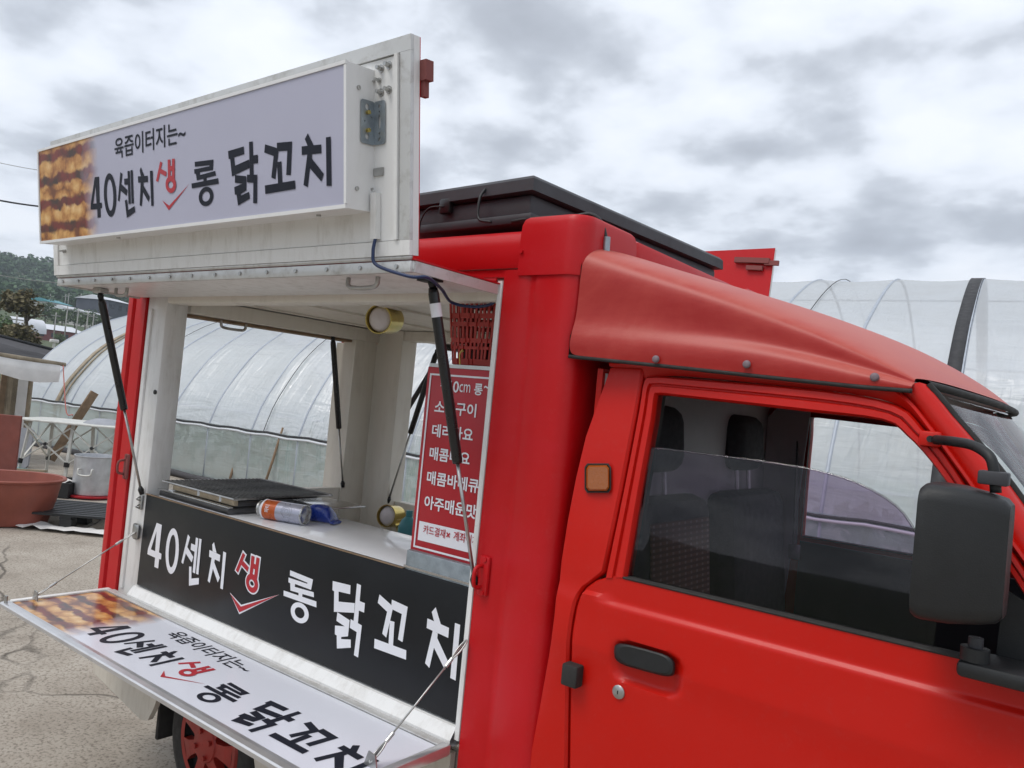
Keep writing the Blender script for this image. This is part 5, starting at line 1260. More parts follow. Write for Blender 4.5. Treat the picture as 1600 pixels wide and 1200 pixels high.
# odds and ends standing behind the counter
q = W(632, 826, Y=0.85)
tag(obj('teal_bottle', MB().lathe([(0.001, 0), (0.04, 0), (0.042, 0.01), (0.042, 0.13), (0.03, 0.16), (0.014, 0.175), (0.014, 0.2), (0.001, 0.2)], 24, Matrix.Translation((q.x + 0.02, 0.85, q.z - 0.12))), 'roof_teal', None, 'auto'), 'teal plastic bottle half hidden behind the menu board', 'bottle')
shf = obj('back_shelf', MB().rbox((-2.78, 0.78, 0.80), (-1.6, 1.18, 0.83), 0.003), 'stainless', truck, 'auto')

# ================================================================== BACKGROUND
# ---------- greenhouse tunnel beside the yard
GA = Vector((0.99610, 0.08822, 0.0)); GN = Vector((-0.08822, 0.99610, 0.0)); GP = Vector((-16.23, 4.40, 0.0))
PROF = [(0.0, 0.0), (0.0, 0.42), (0.0, 0.83), (0.13, 1.15), (0.33, 1.45), (0.58, 1.76), (0.85, 2.0), (1.13, 2.19), (1.5, 2.41), (1.89, 2.58), (2.4, 2.79), (2.95, 2.98), (3.5, 3.12), (4.1, 3.19)]
PROF = PROF + [(8.2 - a, b) for a, b in reversed(PROF[:-1])]
GL = 24.7
def gz_scale(s): return interp(s, [(0, 1.0), (3, 1.0), (9.5, 1.20), (30, 1.22)])
def gpt(s, a, z, inset=0.0):
    if z > 0.83: z = 0.83 + (z - 0.83) * gz_scale(s)
    c = Vector((4.1 - a, 0, 1.4 - z)); c = c.normalized() * inset
    return GP + GA * s + GN * (a + c.x) + Vector((0, 0, z + c.z))
gh = empty('greenhouse', (GP + GA * GL / 2 + GN * 4.1).to_tuple())
tag(gh, 'long plastic film greenhouse tunnel standing behind the truck', 'greenhouse')
HS = 0.95; NH = int(GL / HS)
prof_c = [(p.x, p.y) for p in catmull([(a, z, 0) for a, z in PROF[2:-2]], 2)]
rows = []
ns = NH * 6
for i in range(ns + 1):
    s = i * GL / ns; ph = (s / HS) % 1.0; sag = 0.028 * math.sin(math.pi * ph)
    rows.append([gpt(s, a, z, sag + 0.006 * noise.noise(Vector((s * 2.1, a * 1.5, z * 2)))) for a, z in prof_c])
mb = MB(); mb.grid(rows); obj('roof_film', mb, 'film_roof', gh, True, fixn=False)
for sgn in (0, 1):
    rows = []
    for i in range(ns + 1):
        s = i * GL / ns; ph = (s / HS) % 1.0; rows.append([gpt(s, (0.0 if sgn == 0 else 8.2) + (-1 if sgn == 0 else 1) * (0.004 + 0.016 * math.sin(math.pi * ph) * (1 if z > 0.1 else 0) + 0.012 * noise.noise(Vector((s * 1.7, z * 3, sgn))) * math.sin(math.pi * ph)), z) for z in (-0.02, 0.2, 0.4, 0.6, 0.8, 0.86)])
    mb = MB(); mb.grid(rows); obj('skirt_film', mb, 'film_skirt', gh, True, fixn=False)
for s in (0.0, GL):
    pts = [gpt(s, a, z) for a, z in [(0, 0), (0, 0.83)] + prof_c[1:-1] + [(8.2, 0.83), (8.2, 0)]]
    mb = MB(); mb.add(pts, [tuple(range(len(pts)))]); obj('end_film', mb, 'film_skirt', gh)
hoop_pts = [(0, 0), (0, 0.5)] + prof_c + [(8.2, 0.5), (8.2, 0)]
for k in range(NH + 1):
    s = k * HS
    obj('hoop', MB().tube([gpt(s, a, z, 0.008) for a, z in hoop_pts], 0.019, 6), 'hoop_steel', gh, True)
for a, z in ((0.03, 0.80), (0.12, 1.05), (1.0, 2.05), (4.1, 3.02)):
    obj('purlin', MB().tube([gpt(s_ * GL / 12, a, z, 0.05) for s_ in range(13)], 0.013, 6), 'hoop_steel', gh, True)
# clip rail with its black cord
rail = [gpt(i * GL / 120, -0.022, 0.845 + 0.008 * math.sin(i * 1.7)) for i in range(121)]
obj('clip_rail', MB().tube(rail, 0.016, 6), 'strap_black', gh, True)
obj('rail_strip', MB().tube([p + Vector((0, -0.005, -0.035)) for p in rail], 0.016, 6), 'roof_white', gh, True)
def over(s, w, th=0.004, name='strap', mat='strap_black', a1=8.2):
    pts = [(0, 0.2)] + [p for p in prof_c if p[0] <= a1]
    rows_ = [[gpt(s - w / 2, a, z, -0.01), gpt(s + w / 2, a, z, -0.01)] for a, z in pts]
    mb_ = MB(); mb_.grid(rows_); o_ = obj(name, mb_, mat, gh, True); md_ = o_.modifiers.new('solid', 'SOLIDIFY'); md_.thickness = th
for s in (3.3, 6.9, 10.5, 13.6): over(s, 0.007, 0.007, 'tie_cord')
best = None
for k in range(400):                            # where along the tunnel the broad strap lies
    s = 8 + k * 0.03
    for a, z in prof_c[:len(prof_c) // 2]:
        q = gpt(s, a, z) - CAM; dd = q.dot(FWD); e_ = abs(q.dot(RIGHT) / dd * FPX + 800 - 1497) + abs(q.dot(DOWN) / dd * FPX + 600 - 560)
        if best is None or e_ < best[0]: best = (e_, s)
over(best[1], 0.14, 0.01)
over(1.45, 0.10, 0.02, 'batten', 'old_wood', 3.0); over(1.62, 0.03, 0.02, 'batten', 'old_wood', 3.0)
obj('foot_roll', MB().tube([gpt(i * 0.35, -0.09 + 0.03 * math.sin(i * 2.3), 0.05 + 0.01 * math.sin(i)) for i in range(22)], 0.05, 8), 'net_grey', gh, True)
# crop beds inside
mb = MB()
for r in range(5):
    for i in range(260):
        c = GP + GA * (0.5 + rnd.random() * (GL - 1)) + GN * (1.2 + r * 1.45 + rnd.uniform(-0.25, 0.25)); h = rnd.uniform(0.15, 0.5)
        d1 = Vector((rnd.uniform(-1, 1), rnd.uniform(-1, 1), rnd.uniform(0.2, 1))).normalized() * 0.16; d2 = Vector((rnd.uniform(-1, 1), rnd.uniform(-1, 1), 0.3)).normalized() * 0.10
        c = c + Vector((0, 0, h)); mb.add([c - d1, c + d2, c + d1, c - d2], [(0, 1, 2, 3)])
tag(obj('crop_rows', mb, 'leaf_light', fixn=False), 'low green crop rows growing inside the greenhouse', 'plants', kind='stuff')
# stakes leaning on the skirt
for (u0, v0, u1, v1, nm) in ((442, 668, 418, 752, 'short brown stake leaning on the greenhouse skirt, the taller one'), (372, 700, 361, 752, 'short brown stake leaning on the greenhouse skirt, the shorter one')):
    a, b = W(u0, v0, Y=5.05), W(u1, v1, Y=4.95); b = b + (b - a).normalized() * 0.4; b.z = max(b.z, 0.0)
    tag(obj('stake', MB().tube([a, (a + b) / 2 + Vector((0.01, 0, 0)), b], [0.016, 0.02, 0.018], 6), 'wood', None, True), nm, 'stake')

# ---------- things lying about the yard behind the truck
# oval plastic tub
tb = W(32, 838, Z=0.02); cx0 = Vector((-8.16, 1.39, 0.02))
tub = empty('plastic_tub', cx0); tag(tub, 'big reddish brown oval plastic tub on the concrete', 'tub')
ax_l = Vector((0.62, 0.785, 0)).normalized(); ax_s = Vector((-ax_l.y, ax_l.x, 0))
def oval(a, b, z, n=48): return [cx0 + ax_l * (a * math.cos(2 * math.pi * k / n)) + ax_s * (b * math.sin(2 * math.pi * k / n)) + Vector((0, 0, z)) for k in range(n)]
mb = MB(); rws = [oval(0.001, 0.001, 0.0), oval(0.40, 0.28, 0.0), oval(0.425, 0.30, 0.012), oval(0.47, 0.345, 0.2), oval(0.475, 0.35, 0.205), oval(0.51, 0.385, 0.40), oval(0.52, 0.395, 0.405), oval(0.545, 0.42, 0.41), oval(0.55, 0.425, 0.425), oval(0.54, 0.415, 0.435), oval(0.515, 0.39, 0.43), oval(0.45, 0.325, 0.12), oval(0.41, 0.29, 0.025), oval(0.001, 0.001, 0.022)]
mb.grid(rws, True); obj('tub_shell', mb, 'tub_plastic', tub, 'auto')
mb = MB()
for i in range(60):
    a = rnd.uniform(0, 6.28); r = rnd.uniform(0.1, 0.9); c = cx0 + ax_l * (0.4 * r * math.cos(a)) + ax_s * (0.28 * r * math.sin(a)) + Vector((0, 0, 0.03))
    mb.add([c + Vector((0.01, 0, 0)), c + Vector((0, 0.01, 0.002)), c + Vector((-0.01, 0, 0))], [(0, 1, 2)])
o = obj('tub_crumbs', mb, 'cloth_white', tub, fixn=False); o['kind'] = 'stuff'
# pot
pc = W(152, 780, Z=0.16); pc = Vector((-9.42, 2.82, 0.045))
pot = empty('cooking_pot', pc); tag(pot, 'large dented aluminium cooking pot beside the folding table', 'pot')
mt = Matrix.Translation(pc)
obj('pot_body', MB().lathe([(0.001, 0.0), (0.20, 0.0), (0.215, 0.015), (0.22, 0.25), (0.222, 0.44), (0.232, 0.448), (0.232, 0.456), (0.214, 0.456), (0.21, 0.44), (0.205, 0.02), (0.001, 0.015)], 48, mt), 'pot_alu', pot, 'auto')
vd = (CAM - pc); vd.z = 0; vd.normalize(); sd = Vector((-vd.y, vd.x, 0)); vd = (vd * 0.92 - sd * 0.38).normalized(); sd = Vector((-vd.y, vd.x, 0))
for sg_ in (1, -1):
    b0 = pc + vd * (0.222 * sg_) + Vector((0, 0, 0.31)); o_ = vd * (0.04 * sg_)
    obj('pot_handle', MB().tube(catmull([b0 - sd * 0.07, b0 - sd * 0.075 + o_, b0 - sd * 0.06 + o_ * 1.2 - Vector((0, 0, 0.06)), b0 + sd * 0.06 + o_ * 1.2 - Vector((0, 0, 0.06)), b0 + sd * 0.075 + o_, b0 + sd * 0.07], 4), 0.010, 8), 'painted_steel', pot, True)
tag(obj('red_tray', MB().lathe([(0.001, 0.0), (0.25, 0.0), (0.27, 0.01), (0.275, 0.028), (0.26, 0.028), (0.001, 0.022)], 40, Matrix.Translation((-9.42, 2.82, 0.022))), 'menu_red', None, 'auto'), 'flat round red plastic tray under the cooking pot', 'tray')
# pallets
def pallet(loc, rz, label):
    e = empty('pallet', loc); e.rotation_euler = (0, 0, rz); tag(e, label, 'pallet', None)
    R3 = Matrix.Rotation(rz, 4, 'Z')
    def part(nm, mb_): 
        o_ = obj(nm, mb_, 'black_plastic', None); o_.parent = e; o_.location = WORLD[o_.name]; return o_
    base = None
    for i in range(9):
        o_ = part('deck_slat', MB().box((-0.5, -0.4 + i * 0.092, 0.12), (0.5, -0.4 + i * 0.092 + 0.064, 0.14)))
    for i in range(3): part('deck_bearer', MB().box((-0.48 + i * 0.43, -0.4, 0.096), (-0.38 + i * 0.43, 0.4, 0.1195)))
    for i in range(3):
        for j in range(3): part('block', MB().rbox((-0.48 + i * 0.43, -0.4 + j * 0.34, 0.0), (-0.37 + i * 0.43, -0.28 + j * 0.34, 0.0955), 0.006))
    return e
pq = W(132, 800, Z=0.13); pallet((pq.x, pq.y, 0.025), 0.75, 'black plastic pallet on the ground beside the reddish brown tub')
# folding table frame
ft = empty('folding_table', (-10.9, 3.25, 0.02)); tag(ft, 'folding table with white scissor legs and a pale round-edged top', 'table')
tl = Vector((0.80, 0.60, 0)).normalized(); tw = Vector((-tl.y, tl.x, 0)); tc = Vector((-10.72, 3.22, 0.02))
def tp(a, b, z): return tc + tl * a + tw * b + Vector((0, 0, z))
n = 40; top = []
for k in range(n):
    a = 2 * math.pi * k / n; top.append((0.72 * math.copysign(abs(math.cos(a)) ** 0.4, math.cos(a)), 0.36 * math.copysign(abs(math.sin(a)) ** 0.4, math.sin(a))))
mb = MB(); rws = [[tp(a * k, b * k, z) for a, b in top] for z, k in ((0.745, 0.99), (0.75, 1.0), (0.765, 1.0), (0.77, 0.99))]
mb.grid(rws, True); mb.add(rws[0], [tuple(range(n))]); mb.add(rws[-1], [tuple(range(n))]); obj('table_top', mb, 'painted_steel', ft, 'auto')
for a in (-0.60, 0.0, 0.60):
    for b in (-0.28, 0.28):
        obj('leg', MB().bar(tp(a * 1.02, b * 1.1, 0.0), tp(a * 0.92, b * 0.85, 0.742), 0.035, 0.03), 'painted_steel', ft)
        obj('leg_clamp', MB().bar(tp(a * 1.0, b * 1.06, 0.20), tp(a * 0.99, b * 1.04, 0.26), 0.05, 0.045), 'black_plastic', ft)
for b in (-0.29, 0.29):
    for a0, a1 in ((-0.60, 0.0), (0.0, 0.60)):
        obj('brace', MB().bar(tp(a0, b, 0.24), tp(a1, b, 0.70), 0.022, 0.014), 'painted_steel', ft)
        obj('brace', MB().bar(tp(a0, b, 0.70), tp(a1, b, 0.24), 0.022, 0.014), 'painted_steel', ft)
        obj('brace_pivot', MB().cyl(tp((a0 + a1) / 2, b - 0.02, 0.47), tp((a0 + a1) / 2, b + 0.02, 0.47), 0.022, 8), 'black_plastic', ft)
for a in (-0.6, 0.6):
    obj('brace', MB().bar(tp(a, -0.28, 0.24), tp(a, 0.28, 0.70), 0.022, 0.014), 'painted_steel', ft)
    obj('brace', MB().bar(tp(a, -0.28, 0.70), tp(a, 0.28, 0.24), 0.022, 0.014), 'painted_steel', ft)
# things on and round the table
a = W(148, 613, Y=4.15); b = W(112, 668, Y=3.9); b = b + (b - a) * 0.9
tag(obj('plank', MB().bar(a, b, 0.14, 0.03, (1, 0.3, 0)), 'wood'), 'old brown plank leaning against the greenhouse behind the folding table', 'plank')
tag(obj('crumpled_tarp', MB().lathe([(0.001, 0.07), (0.12, 0.06), (0.22, 0.025), (0.26, 0.0)], 14, Matrix.Translation(tp(0.25, 0.05, 0.771))), 'grey_board'), 'crumpled grey sheet on top of the folding table', 'tarp')
g0 = W(40, 742, Z=0.02)
tag(obj('grey_board', MB().rbox((-0.24, -0.02, 0.0), (0.24, 0.02, 0.56), 0.05, 3, 1).xf(Matrix.Translation((-12.2, 2.95, 0.02)) @ Matrix.Rotation(0.75, 4, 'Z') @ Matrix.Rotation(-0.12, 4, 'X')), 'grey_board', None, 'auto'), 'grey board with rounded corners standing near the folding table', 'board')
cr_c = W(68, 770, Z=0.02)
ce = empty('black_crate', cr_c); tag(ce, 'low black plastic crate on the ground behind the tub', 'crate')
Rz = Matrix.Translation(cr_c) @ Matrix.Rotation(0.7, 4, 'Z')
for lo, hi in (((-0.4, -0.25, 0.0), (0.4, 0.25, 0.02)), ((-0.4, -0.25, 0.021), (0.4, -0.23, 0.17)), ((-0.4, 0.23, 0.021), (0.4, 0.25, 0.17)), ((-0.4, -0.229, 0.021), (-0.38, 0.229, 0.17)), ((0.38, -0.229, 0.021), (0.4, 0.229, 0.17))):
    obj('crate_side', MB().box(lo, hi).xf(Rz), 'black_plastic', ce)
mb = MB(); rws = []
for i in range(7): rws.append([Rz @ Vector((-0.25 + 0.5 * i / 6, -0.17 + 0.34 * j / 6, 0.15 + 0.07 * math.sin(math.pi * i / 6) * math.sin(math.pi * j / 6) + 0.03 * noise.noise(Vector((i * 0.9, j * 0.9, 2))))) for j in range(7)])
mb.grid(rws); tag(obj('white_sack', mb, 'cloth_white', None, True), 'white sack lying in the low black crate', 'sack')
pp = W(120, 829, Z=0.03); mb = MB(); rws = []
for i in range(14): rws.append([Vector((pp.x + 0.03, pp.y - 0.02, 0.03)) + tl * (-0.5 + i * 0.075) + tw * (-0.1 + j * 0.05 + 0.03 * noise.noise(Vector((i * 0.6, j, 4)))) + Vector((0, 0, 0.02 + 0.03 * noise.noise(Vector((i * 0.8, j * 1.1, 9))))) for j in range(5)])
mb.grid(rws); tag(obj('waste_paper', mb, 'cloth_white', None, True), 'strip of crumpled pale sheeting on the concrete in front of the pallet', 'sheeting')
rbp = W(-8, 760, Z=0.02)
tag(obj('red_board', MB().rbox((-0.35, -0.015, 0), (0.22, 0.015, 0.85), 0.008).xf(Matrix.Translation((rbp.x, rbp.y, 0.02)) @ Matrix.Rotation(0.72, 4, 'Z')), 'red_board'), 'brown-red upright board behind the tub', 'board')
for k, (u, v_) in enumerate(((10, 746), (22, 744), (34, 748))):
    q = W(u, v_, Z=0.05); tag(obj('scrap_stick', MB().bar((q.x - 0.3, q.y - 0.1, 0.14), (q.x + 0.3, q.y + 0.15, 0.12 + 0.03 * k), 0.05, 0.025), ('wood', 'roof_teal', 'old_wood')[k]), ('brown offcut lying on the scrap behind the tub', 'teal offcut lying on the scrap behind the tub', 'pale offcut lying on the scrap behind the tub')[k], 'offcut')

# shack with canopy cloth at the edge of the yard
sk = empty('shack', (-13.6, 2.55, 0.0)); tag(sk, 'rough timber shack with cream boards at the edge of the yard', 'shack')
for (u, w_, m_) in ((2, 0.10, 'wood'), (14, 0.16, 'old_wood'), (27, 0.22, 'cloth_white')):
    q = W(u, 690, Y=3.0); q = W(u, 640, X=-13.9); obj('board', MB().box((q.x - 0.02, q.y - w_ / 2, 0.0), (q.x + 0.02, q.y + w_ / 2, 1.36)), m_, sk)
for i in range(9): obj('board', MB().box((-13.95, 2.25 - i * 0.3, 0.0), (-13.92, 2.25 - i * 0.3 + 0.28, 1.36)), 'old_wood' if i % 2 else 'wood', sk)
obj('rail', MB().box((-13.96, -0.4, 0.95), (-13.89, 3.15, 1.02)), 'wood', sk); obj('rail', MB().box((-13.97, -0.4, 1.362), (-13.87, 3.15, 1.43)), 'wood', sk)
cn = empty('canopy_cloth', (-12.6, 2.2, 1.3)); tag(cn, 'white cloth canopy stretched from a pole over the shack', 'canopy')
e0 = W(92, 570, X=-12.6); mb = MB(); rws = []
for i in range(13):
    f = i / 12; r = []
    for j in range(7):
        g = j / 6
        p = Vector((-12.6 - 1.3 * g, e0.y + 0.02 - 3.2 * f, 1.50 + 0.22 * f + 0.0 * g)) + Vector((0, 0, -0.05 * math.sin(math.pi * f * 3) * 0.4 + 0.02 * noise.noise(Vector((i * 0.7, j, 1)))))
        r.append(p)
    r = [r[0] + Vector((0.01, 0, -0.26 - 0.03 * math.sin(i * 1.3))), r[0] + Vector((0.03, 0, -0.12))] + r
    rws.append(r)
mb.grid(rws); obj('cloth', mb, 'cloth_white', cn, True)
obj('canopy_pole', MB().cyl((-12.62, e0.y + 0.10, 1.51), (-12.62, e0.y - 3.3, 1.74), 0.03, 8), 'old_wood', cn, True)
for y in (e0.y - 0.05, e0.y - 1.7): obj('canopy_post', MB().cyl((-13.4, y, 0.0), (-13.4, y, 1.56), 0.035, 8), 'old_wood', cn, True)
tw0 = Vector((-12.6, e0.y + 0.06, 1.50)); tw1 = W(104, 645, X=-12.3)
tag(obj('pink_twine', MB().tube(catmull([tw0, tw0 * 0.6 + tw1 * 0.4 + Vector((0, 0, -0.03)), tw1, tw1 + Vector((0.05, 0.06, -0.02)), tw1 + Vector((-0.02, 0.1, -0.04))], 5), 0.008, 5), 'twine_pink', None, True), 'pink twine hanging from the canopy pole', 'twine')
# shade-net roof beyond
nt = empty('shade_net_roof', (-25, 6.0, 0)); tag(nt, 'low dark shade-net roof beyond the greenhouse', 'roof')
a = W(-60, 512, X=-24); b = W(92, 553, X=-24)
mb = MB(); mb.grid([[Vector((-24, a.y - 3, a.z + 0.5)), Vector((-24, b.y + 0.6, b.z - 0.05))], [Vector((-22.5, a.y - 3, a.z - 0.1)), Vector((-22.2, b.y + 0.4, b.z - 0.4))], [Vector((-20.5, a.y - 3, 1.15)), Vector((-20.5, b.y + 0.2, 1.15))]]); obj('net', mb, 'net_grey', nt)
mb = MB(); mb.grid([[Vector((-22.3, a.y - 3, a.z - 0.25)), Vector((-22.3, b.y - 1.2, 1.72))], [Vector((-20.4, a.y - 3, 1.0)), Vector((-20.6, b.y - 0.5, 1.38))]]); obj('net_patch', mb, 'net_black', nt)
obj('ridge_cord', MB().tube([Vector((-23.99, a.y - 3, a.z + 0.52)), Vector((-23.99, b.y + 0.6, b.z - 0.02))], 0.05, 6), 'strap_black', nt, True)
for y in (a.y - 2, (a.y + b.y) / 2, b.y): obj('post', MB().cyl((-23.9, y, 0), (-23.9, y, 1.6), 0.05, 6), 'old_wood', nt)

# ---------- village on the slope
def place(u, v, dist):
    """point at ground distance dist along the pixel's bearing, with the height the terrain has there"""
    r = ray(u, v); r = Vector((r.x, r.y, 0)).normalized() * dist; return Vector((CAM.x + r.x, CAM.y + r.y, ground_h(CAM.x + r.x, CAM.y + r.y)))
def at(u, v, dist):
    """point on the pixel's ray at ground distance dist"""
    r = ray(u, v); return CAM + r * (dist / math.hypot(r.x, r.y))
def house(u0, u1, vt, vb, dist, wall, roof, label, depth=8, pitch=0.22, wins=4, name='house'):
    """gabled block whose front spans the pixels u0..u1; roof top at vt, wall foot at vb"""
    a, b = at(u0, vb, dist), at(u1, vb, dist * 1.03); f = Vector((b.x - a.x, b.y - a.y, 0)); Lf = f.length; f.normalize(); n = Vector((-f.y, f.x, 0))
    if n.dot(Vector((a.x, a.y, 0))) < 0: n = -n
    zt = at((u0 + u1) / 2, vt, dist).z; zb = min(a.z, b.z); h = (zt - zb); hw = h * (1 - pitch)
    g = min(ground_h(a.x, a.y), ground_h(b.x, b.y)) - 1.5
    c = (a + b) / 2 + n * depth / 2
    e = empty(name, (c.x, c.y, zb)); tag(e, label, 'building')
    o = Vector((a.x, a.y, 0))
    def hp(x, y, z): return o + f * x + n * y + Vector((0, 0, z))
    mb_ = MB(); mb_.obox(hp(Lf / 2, depth / 2, (min(g, zb) + zb + hw) / 2), f, n, (0, 0, 1), (Lf / 2, depth / 2, (zb + hw - min(g, zb)) / 2)); obj('wall', mb_, wall, e)
    mb_ = MB(); ov = 0.4
    mb_.add([hp(-ov, -ov, zb + hw + 0.02), hp(Lf + ov, -ov, zb + hw + 0.02), hp(Lf + ov, depth + ov, zb + hw + 0.02), hp(-ov, depth + ov, zb + hw + 0.02), hp(-ov, depth / 2, zb + h), hp(Lf + ov, depth / 2, zb + h)], [(0, 1, 5, 4), (2, 3, 4, 5), (0, 4, 3), (1, 2, 5), (0, 3, 2, 1)])
    obj('roof', mb_, roof, e)
    for k in range(wins):
        x = Lf * (k + 0.6) / (wins + 0.2); w_ = Lf / (wins + 0.2) * 0.42
        wn_ = obj('window', MB().obox(hp(x, -0.03, zb + hw * 0.58), f, n, (0, 0, 1), (w_ / 2, 0.05, hw * 0.17)), 'window_dark', e)
    return e
house(52, 131, 506, 531, 178, 'wall_brick_red', 'roof_white', 'long red shed with a white roof on the slope', 10, 0.35, 4, 'shed')
house(77, 112, 467, 482, 255, 'wall_pale', 'roof_teal', 'pale house with a teal roof up the slope', 9, 0.4, 3)
house(168, 205, 464, 490, 235, 'wall_slate', 'roof_white', 'dark slate building with a pale roof', 10, 0.25, 3)
house(112, 150, 480, 494, 240, 'wall_pale', 'roof_white', 'low white building above the red shed', 8, 0.4, 3)
house(0, 22, 459, 468, 280, 'wall_pale', 'roof_white', 'small white house high on the slope beside the brown pine', 8, 0.4, 2)
house(140, 172, 486, 498, 225, 'wall_pale', 'roof_white', 'small pale building beside the dark slate one', 8, 0.4, 2)
# little far tunnel
fa, fb = at(12, 506, 150), at(64, 508, 152); fd = (fb - fa); fL = math.hypot(fd.x, fd.y); fd = Vector((fd.x, fd.y, 0)).normalized(); fnn = Vector((-fd.y, fd.x, 0))
mb = MB(); mb.grid([[Vector((fa.x, fa.y, 0)) + fd * (s_ * fL / 8) + fnn * (2.2 * math.cos(t_)) + Vector((0, 0, fa.z - 1.0 + 2.3 * math.sin(t_))) for t_ in [k * math.pi / 12 for k in range(13)]] for s_ in range(9)])
mb.add([Vector((fb.x, fb.y, 0)) + fnn * (2.2 * math.cos(t_)) + Vector((0, 0, fa.z - 1.0 + 2.3 * math.sin(t_))) for t_ in [k * math.pi / 12 for k in range(13)]], [tuple(range(13))])
tag(obj('far_tunnel', mb, 'roof_white', None, 'auto'), 'small far greenhouse tunnel below the brown pine', 'greenhouse')
# utility poles and wires
poles = [(27, 492, 515, 120), (88, 488, 520, 170), (106, 478, 512, 165), (123, 482, 512, 168), (138, 486, 516, 160), (147, 490, 512, 175), (127, 459, 478, 262), (103, 460, 475, 270), (108, 458, 474, 270), (2, 452, 462, 300), (66, 454, 466, 290), (79, 460, 474, 270)]
PT = []
for i, (u, vt, vb, dist) in enumerate(poles):
    t_, b_ = at(u, vt, dist), at(u, vb, dist); b_.z = min(b_.z, ground_h(b_.x, b_.y))
    pe = empty('utility_pole', (b_.x, b_.y, b_.z)); tag(pe, 'slim concrete utility pole on the village slope', 'pole', 'utility poles on the slope')
    obj('pole_shaft', MB().tube([Vector((t_.x, t_.y, b_.z)), Vector((t_.x, t_.y, t_.z))], [0.15, 0.10], 8), 'pole_concrete', pe, True)
    obj('cross_arm', MB().box((t_.x - 0.1, t_.y - 0.8, t_.z - 0.7), (t_.x + 0.1, t_.y + 0.8, t_.z - 0.55)), 'pole_concrete', pe)
    PT.append(Vector((t_.x, t_.y, t_.z - 0.5)))
lamp_b = W(82, 585, X=-18.5)
def wire(p, q, sag, r, label):
    pts = [p.lerp(q, k / 14) + Vector((0, 0, -sag * 4 * (k / 14) * (1 - k / 14))) for k in range(15)]
    tag(obj('overhead_wire', MB().tube(pts, r, 5), 'strap_black' if r > 0.02 else 'pole_concrete', None, True), label, 'wire')
wire(at(-60, 300, 22), at(130, 326, 26), 0.1, 0.022, 'dark overhead wire running behind the light box sign')
wire(at(-60, 240, 30), at(130, 274, 34), 0.1, 0.010, 'thin pale overhead wire above the dark one')
wire(at(-60, 418, 40), at(160, 444, 45), 0.2, 0.016, 'pale overhead wire crossing in front of the wooded hill')
# post lamp near the net roof
lpst = empty('post_lamp', (lamp_b.x, lamp_b.y, 0)); tag(lpst, 'pale post with a floodlight beyond the greenhouse end', 'lamp post')
tp_ = W(84, 540, X=-30); obj('post', MB().cyl((tp_.x, tp_.y, 0), (tp_.x, tp_.y, tp_.z + 0.1), 0.05, 8), 'painted_steel', lpst); obj('lamp_head', MB().rbox((tp_.x - 0.08, tp_.y - 0.14, tp_.z + 0.1), (tp_.x + 0.08, tp_.y + 0.14, tp_.z + 0.22), 0.03), 'cloth_white', lpst, 'auto')

# ---------- trees
def leaves(mb, c, rad, n, size, clumps=14, flat=1.0):
    """leaf faces gathered in clumps through a crown"""
    c = Vector(c); cs = []
    for _ in range(clumps):
        d = Vector((rnd.gauss(0, 1), rnd.gauss(0, 1), rnd.gauss(0, 1))).normalized() * rnd.uniform(0.35, 0.85)
        cs.append((c + Vector((d.x * rad[0], d.y * rad[1], d.z * rad[2])), rnd.uniform(0.28, 0.5)))
    for _ in range(n):
        k, kr = rnd.choice(cs); d = Vector((rnd.gauss(0, 1), rnd.gauss(0, 1), rnd.gauss(0, 1))).normalized() * (rnd.random() ** 0.4)
        p = k + Vector((d.x * rad[0] * kr, d.y * rad[1] * kr, d.z * rad[2] * kr * flat))
        a = Vector((rnd.uniform(-1, 1), rnd.uniform(-1, 1), rnd.uniform(-0.6, 0.6))).normalized() * size * rnd.uniform(0.6, 1.3)
        b = a.cross(Vector((rnd.uniform(-1, 1), rnd.uniform(-1, 1), rnd.uniform(-1, 1)))).normalized() * size * rnd.uniform(0.4, 0.8)
        mb.add([p - a, p + b, p + a, p - b], [(0, 1, 2, 3)])
def tree(c0, h, rad, mat, label, n=900, size=0.22, name='tree', lean=(0, 0), group=None, cat='tree'):
    c0 = Vector(c0); e = empty(name, c0); tag(e, label, cat, group)
    top = c0 + Vector((lean[0], lean[1], h - rad[2]))
    mb_ = MB(); mb_.tube(catmull([c0 - Vector((0, 0, 0.5)), c0.lerp(top, 0.4) + Vector((0.15, 0.1, 0)), top, top + Vector((0, 0, rad[2] * 0.5))], 4), [0.2 * h / 7 * (1 - 0.045 * k) for k in range(13)], 7)
    for k in range(5):
        a = k * 1.3; s_ = c0.lerp(top, 0.75 + 0.06 * k); mb_.tube([s_, s_ + Vector((math.cos(a) * rad[0] * 0.35, math.sin(a) * rad[1] * 0.35, rad[2] * 0.35)), s_ + Vector((math.cos(a) * rad[0] * 0.75, math.sin(a) * rad[1] * 0.75, rad[2] * 0.5))], [0.08 * h / 7, 0.05 * h / 7, 0.02 * h / 7], 5)
    obj('trunk', mb_, 'bark', e, True)
    mb_ = MB(); leaves(mb_, top + Vector((0, 0, rad[2] * 0.35)), rad, n, size); obj('crown', mb_, mat, e, fixn=False)
    return e
pt = place(46, 520, 62)
tree(pt, at(46, 457, 62).z - pt.z, (1.75, 1.75, 0.95), 'leaf_brown', 'brownish flat-crowned pine rising beyond the net roof', 1600, 0.16, 'pine_tree', (0.2, -0.5))
pt = place(36, 530, 58)
tree(pt, at(36, 508, 58).z - pt.z, (1.6, 1.6, 0.8), 'leaf_brown', 'low olive bush at the foot of the brown pine', 800, 0.16, 'bush', cat='bush')
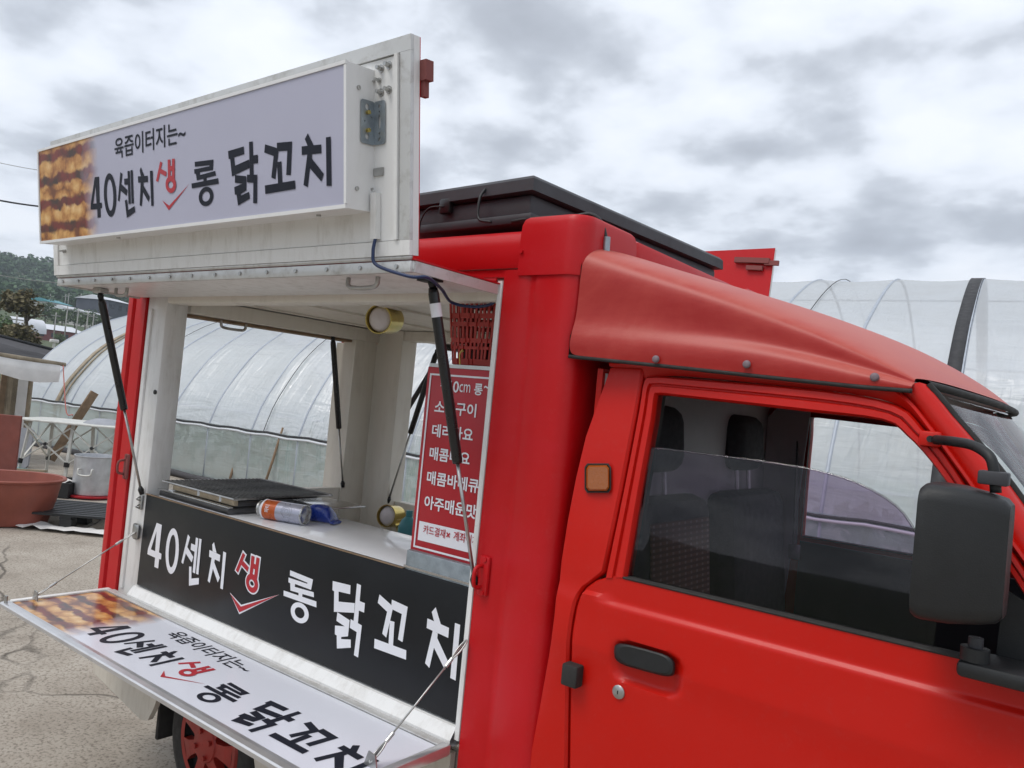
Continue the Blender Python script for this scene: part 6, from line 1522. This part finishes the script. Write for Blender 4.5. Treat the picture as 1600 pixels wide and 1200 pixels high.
spots = [(86, 486, 205, 2.6, 'leaf_green'), (98, 489, 200, 2.4, 'leaf_light'), (118, 488, 205, 2.6, 'leaf_green'), (72, 480, 215, 2.6, 'leaf_green'), (134, 494, 196, 2.2, 'leaf_light'), (152, 494, 200, 2.4, 'leaf_green'), (166, 497, 196, 2.0, 'leaf_light'), (4, 500, 100, 1.5, 'leaf_light'), (16, 512, 84, 1.2, 'leaf_green'), (92, 532, 160, 1.3, 'leaf_light'), (121, 531, 165, 1.1, 'leaf_green'), (0, 470, 225, 3.4, 'leaf_green'), (138, 466, 275, 4.2, 'leaf_far'), (187, 456, 275, 4.5, 'leaf_far'), (62, 468, 260, 3.6, 'leaf_green'), (57, 448, 340, 4.5, 'leaf_light'), (120, 468, 275, 4.0, 'leaf_far')]
TL = ['dark green tree above the red shed, beside the teal-roofed house', 'light green tree between the red shed and the low white building', 'dark green tree in front of the low white building', 'dark green tree next to the teal-roofed house', 'light green tree behind the red shed gable', 'dark green tree in front of the small pale building', 'light green tree below the dark slate building', 'light green bush-like tree beside the far tunnel', 'dark green tree at the foot of the far tunnel', 'light green shrub in front of the red shed', 'dark green shrub at the end of the red shed', 'dark green tree below the small white house', 'dark wooded tree above the low white building', 'dark tall tree behind the dark slate building', 'dark green tree between the brown pine and the teal-roofed house', 'pale flowering tree on the wooded hillside', 'dark tree behind the teal-roofed house']
for i, (u, v, dist, r, mt_) in enumerate(spots):
    p = place(u, v, dist); h = max(r * 1.7, at(u, v - 4, dist).z - p.z)
    tree(p, h, (r, r, r * 0.8), mt_, TL[i], 700, r * 0.10, 'leafy_tree', group='trees in the village')
# woods on the hill
mb = MB()
cnt = 0
while cnt < 3600:
    ang = rnd.uniform(-0.35, 1.35)
    dist = rnd.uniform(285, 640); x = -dist * math.cos(ang); y = dist * math.sin(ang)
    z = ground_h(x, y); r = rnd.uniform(3.2, 6.5); cnt += 1
    for k in range(84):
        d = Vector((rnd.gauss(0, 1), rnd.gauss(0, 1), rnd.gauss(0, 1))).normalized() * rnd.uniform(0.55, 1.0)
        p = Vector((x + d.x * r, y + d.y * r, z + r * 0.8 + d.z * r * 0.85)); a = Vector((rnd.uniform(-1, 1), rnd.uniform(-1, 1), rnd.uniform(-0.5, 0.5))).normalized() * r * 0.18
        b = a.cross(Vector((rnd.uniform(-1, 1), rnd.uniform(-1, 1), rnd.uniform(-1, 1)))).normalized() * r * 0.15
        mb.add([p - a, p + b, p + a, p - b], [(0, 1, 2, 3)])
tag(obj('hill_woods', mb, 'leaf_far', fixn=False), 'dense dark green woods covering the far hill', 'woods', kind='stuff')

# ---------- air between here and the hill
hz_lo, hz_hi = (-820, -820, -3.0), (820, 820, 150.0)
hzo = obj('haze', MB().box(hz_lo, hz_hi), 'concrete')
t = NT('haze_air'); t.n.remove(t.b)
pv = t.new('ShaderNodeVolumePrincipled'); pv.inputs['Color'].default_value = (0.82, 0.89, 1.0, 1); pv.inputs['Density'].default_value = 0.00055; pv.inputs['Anisotropy'].default_value = 0.2
t.link(pv.outputs[0], t.out.inputs['Volume'])
hzo.data.materials.clear(); hzo.data.materials.append(t.m); hzo['kind'] = 'stuff'; hzo['label'] = 'thin bluish haze over the valley'; hzo['category'] = 'haze'
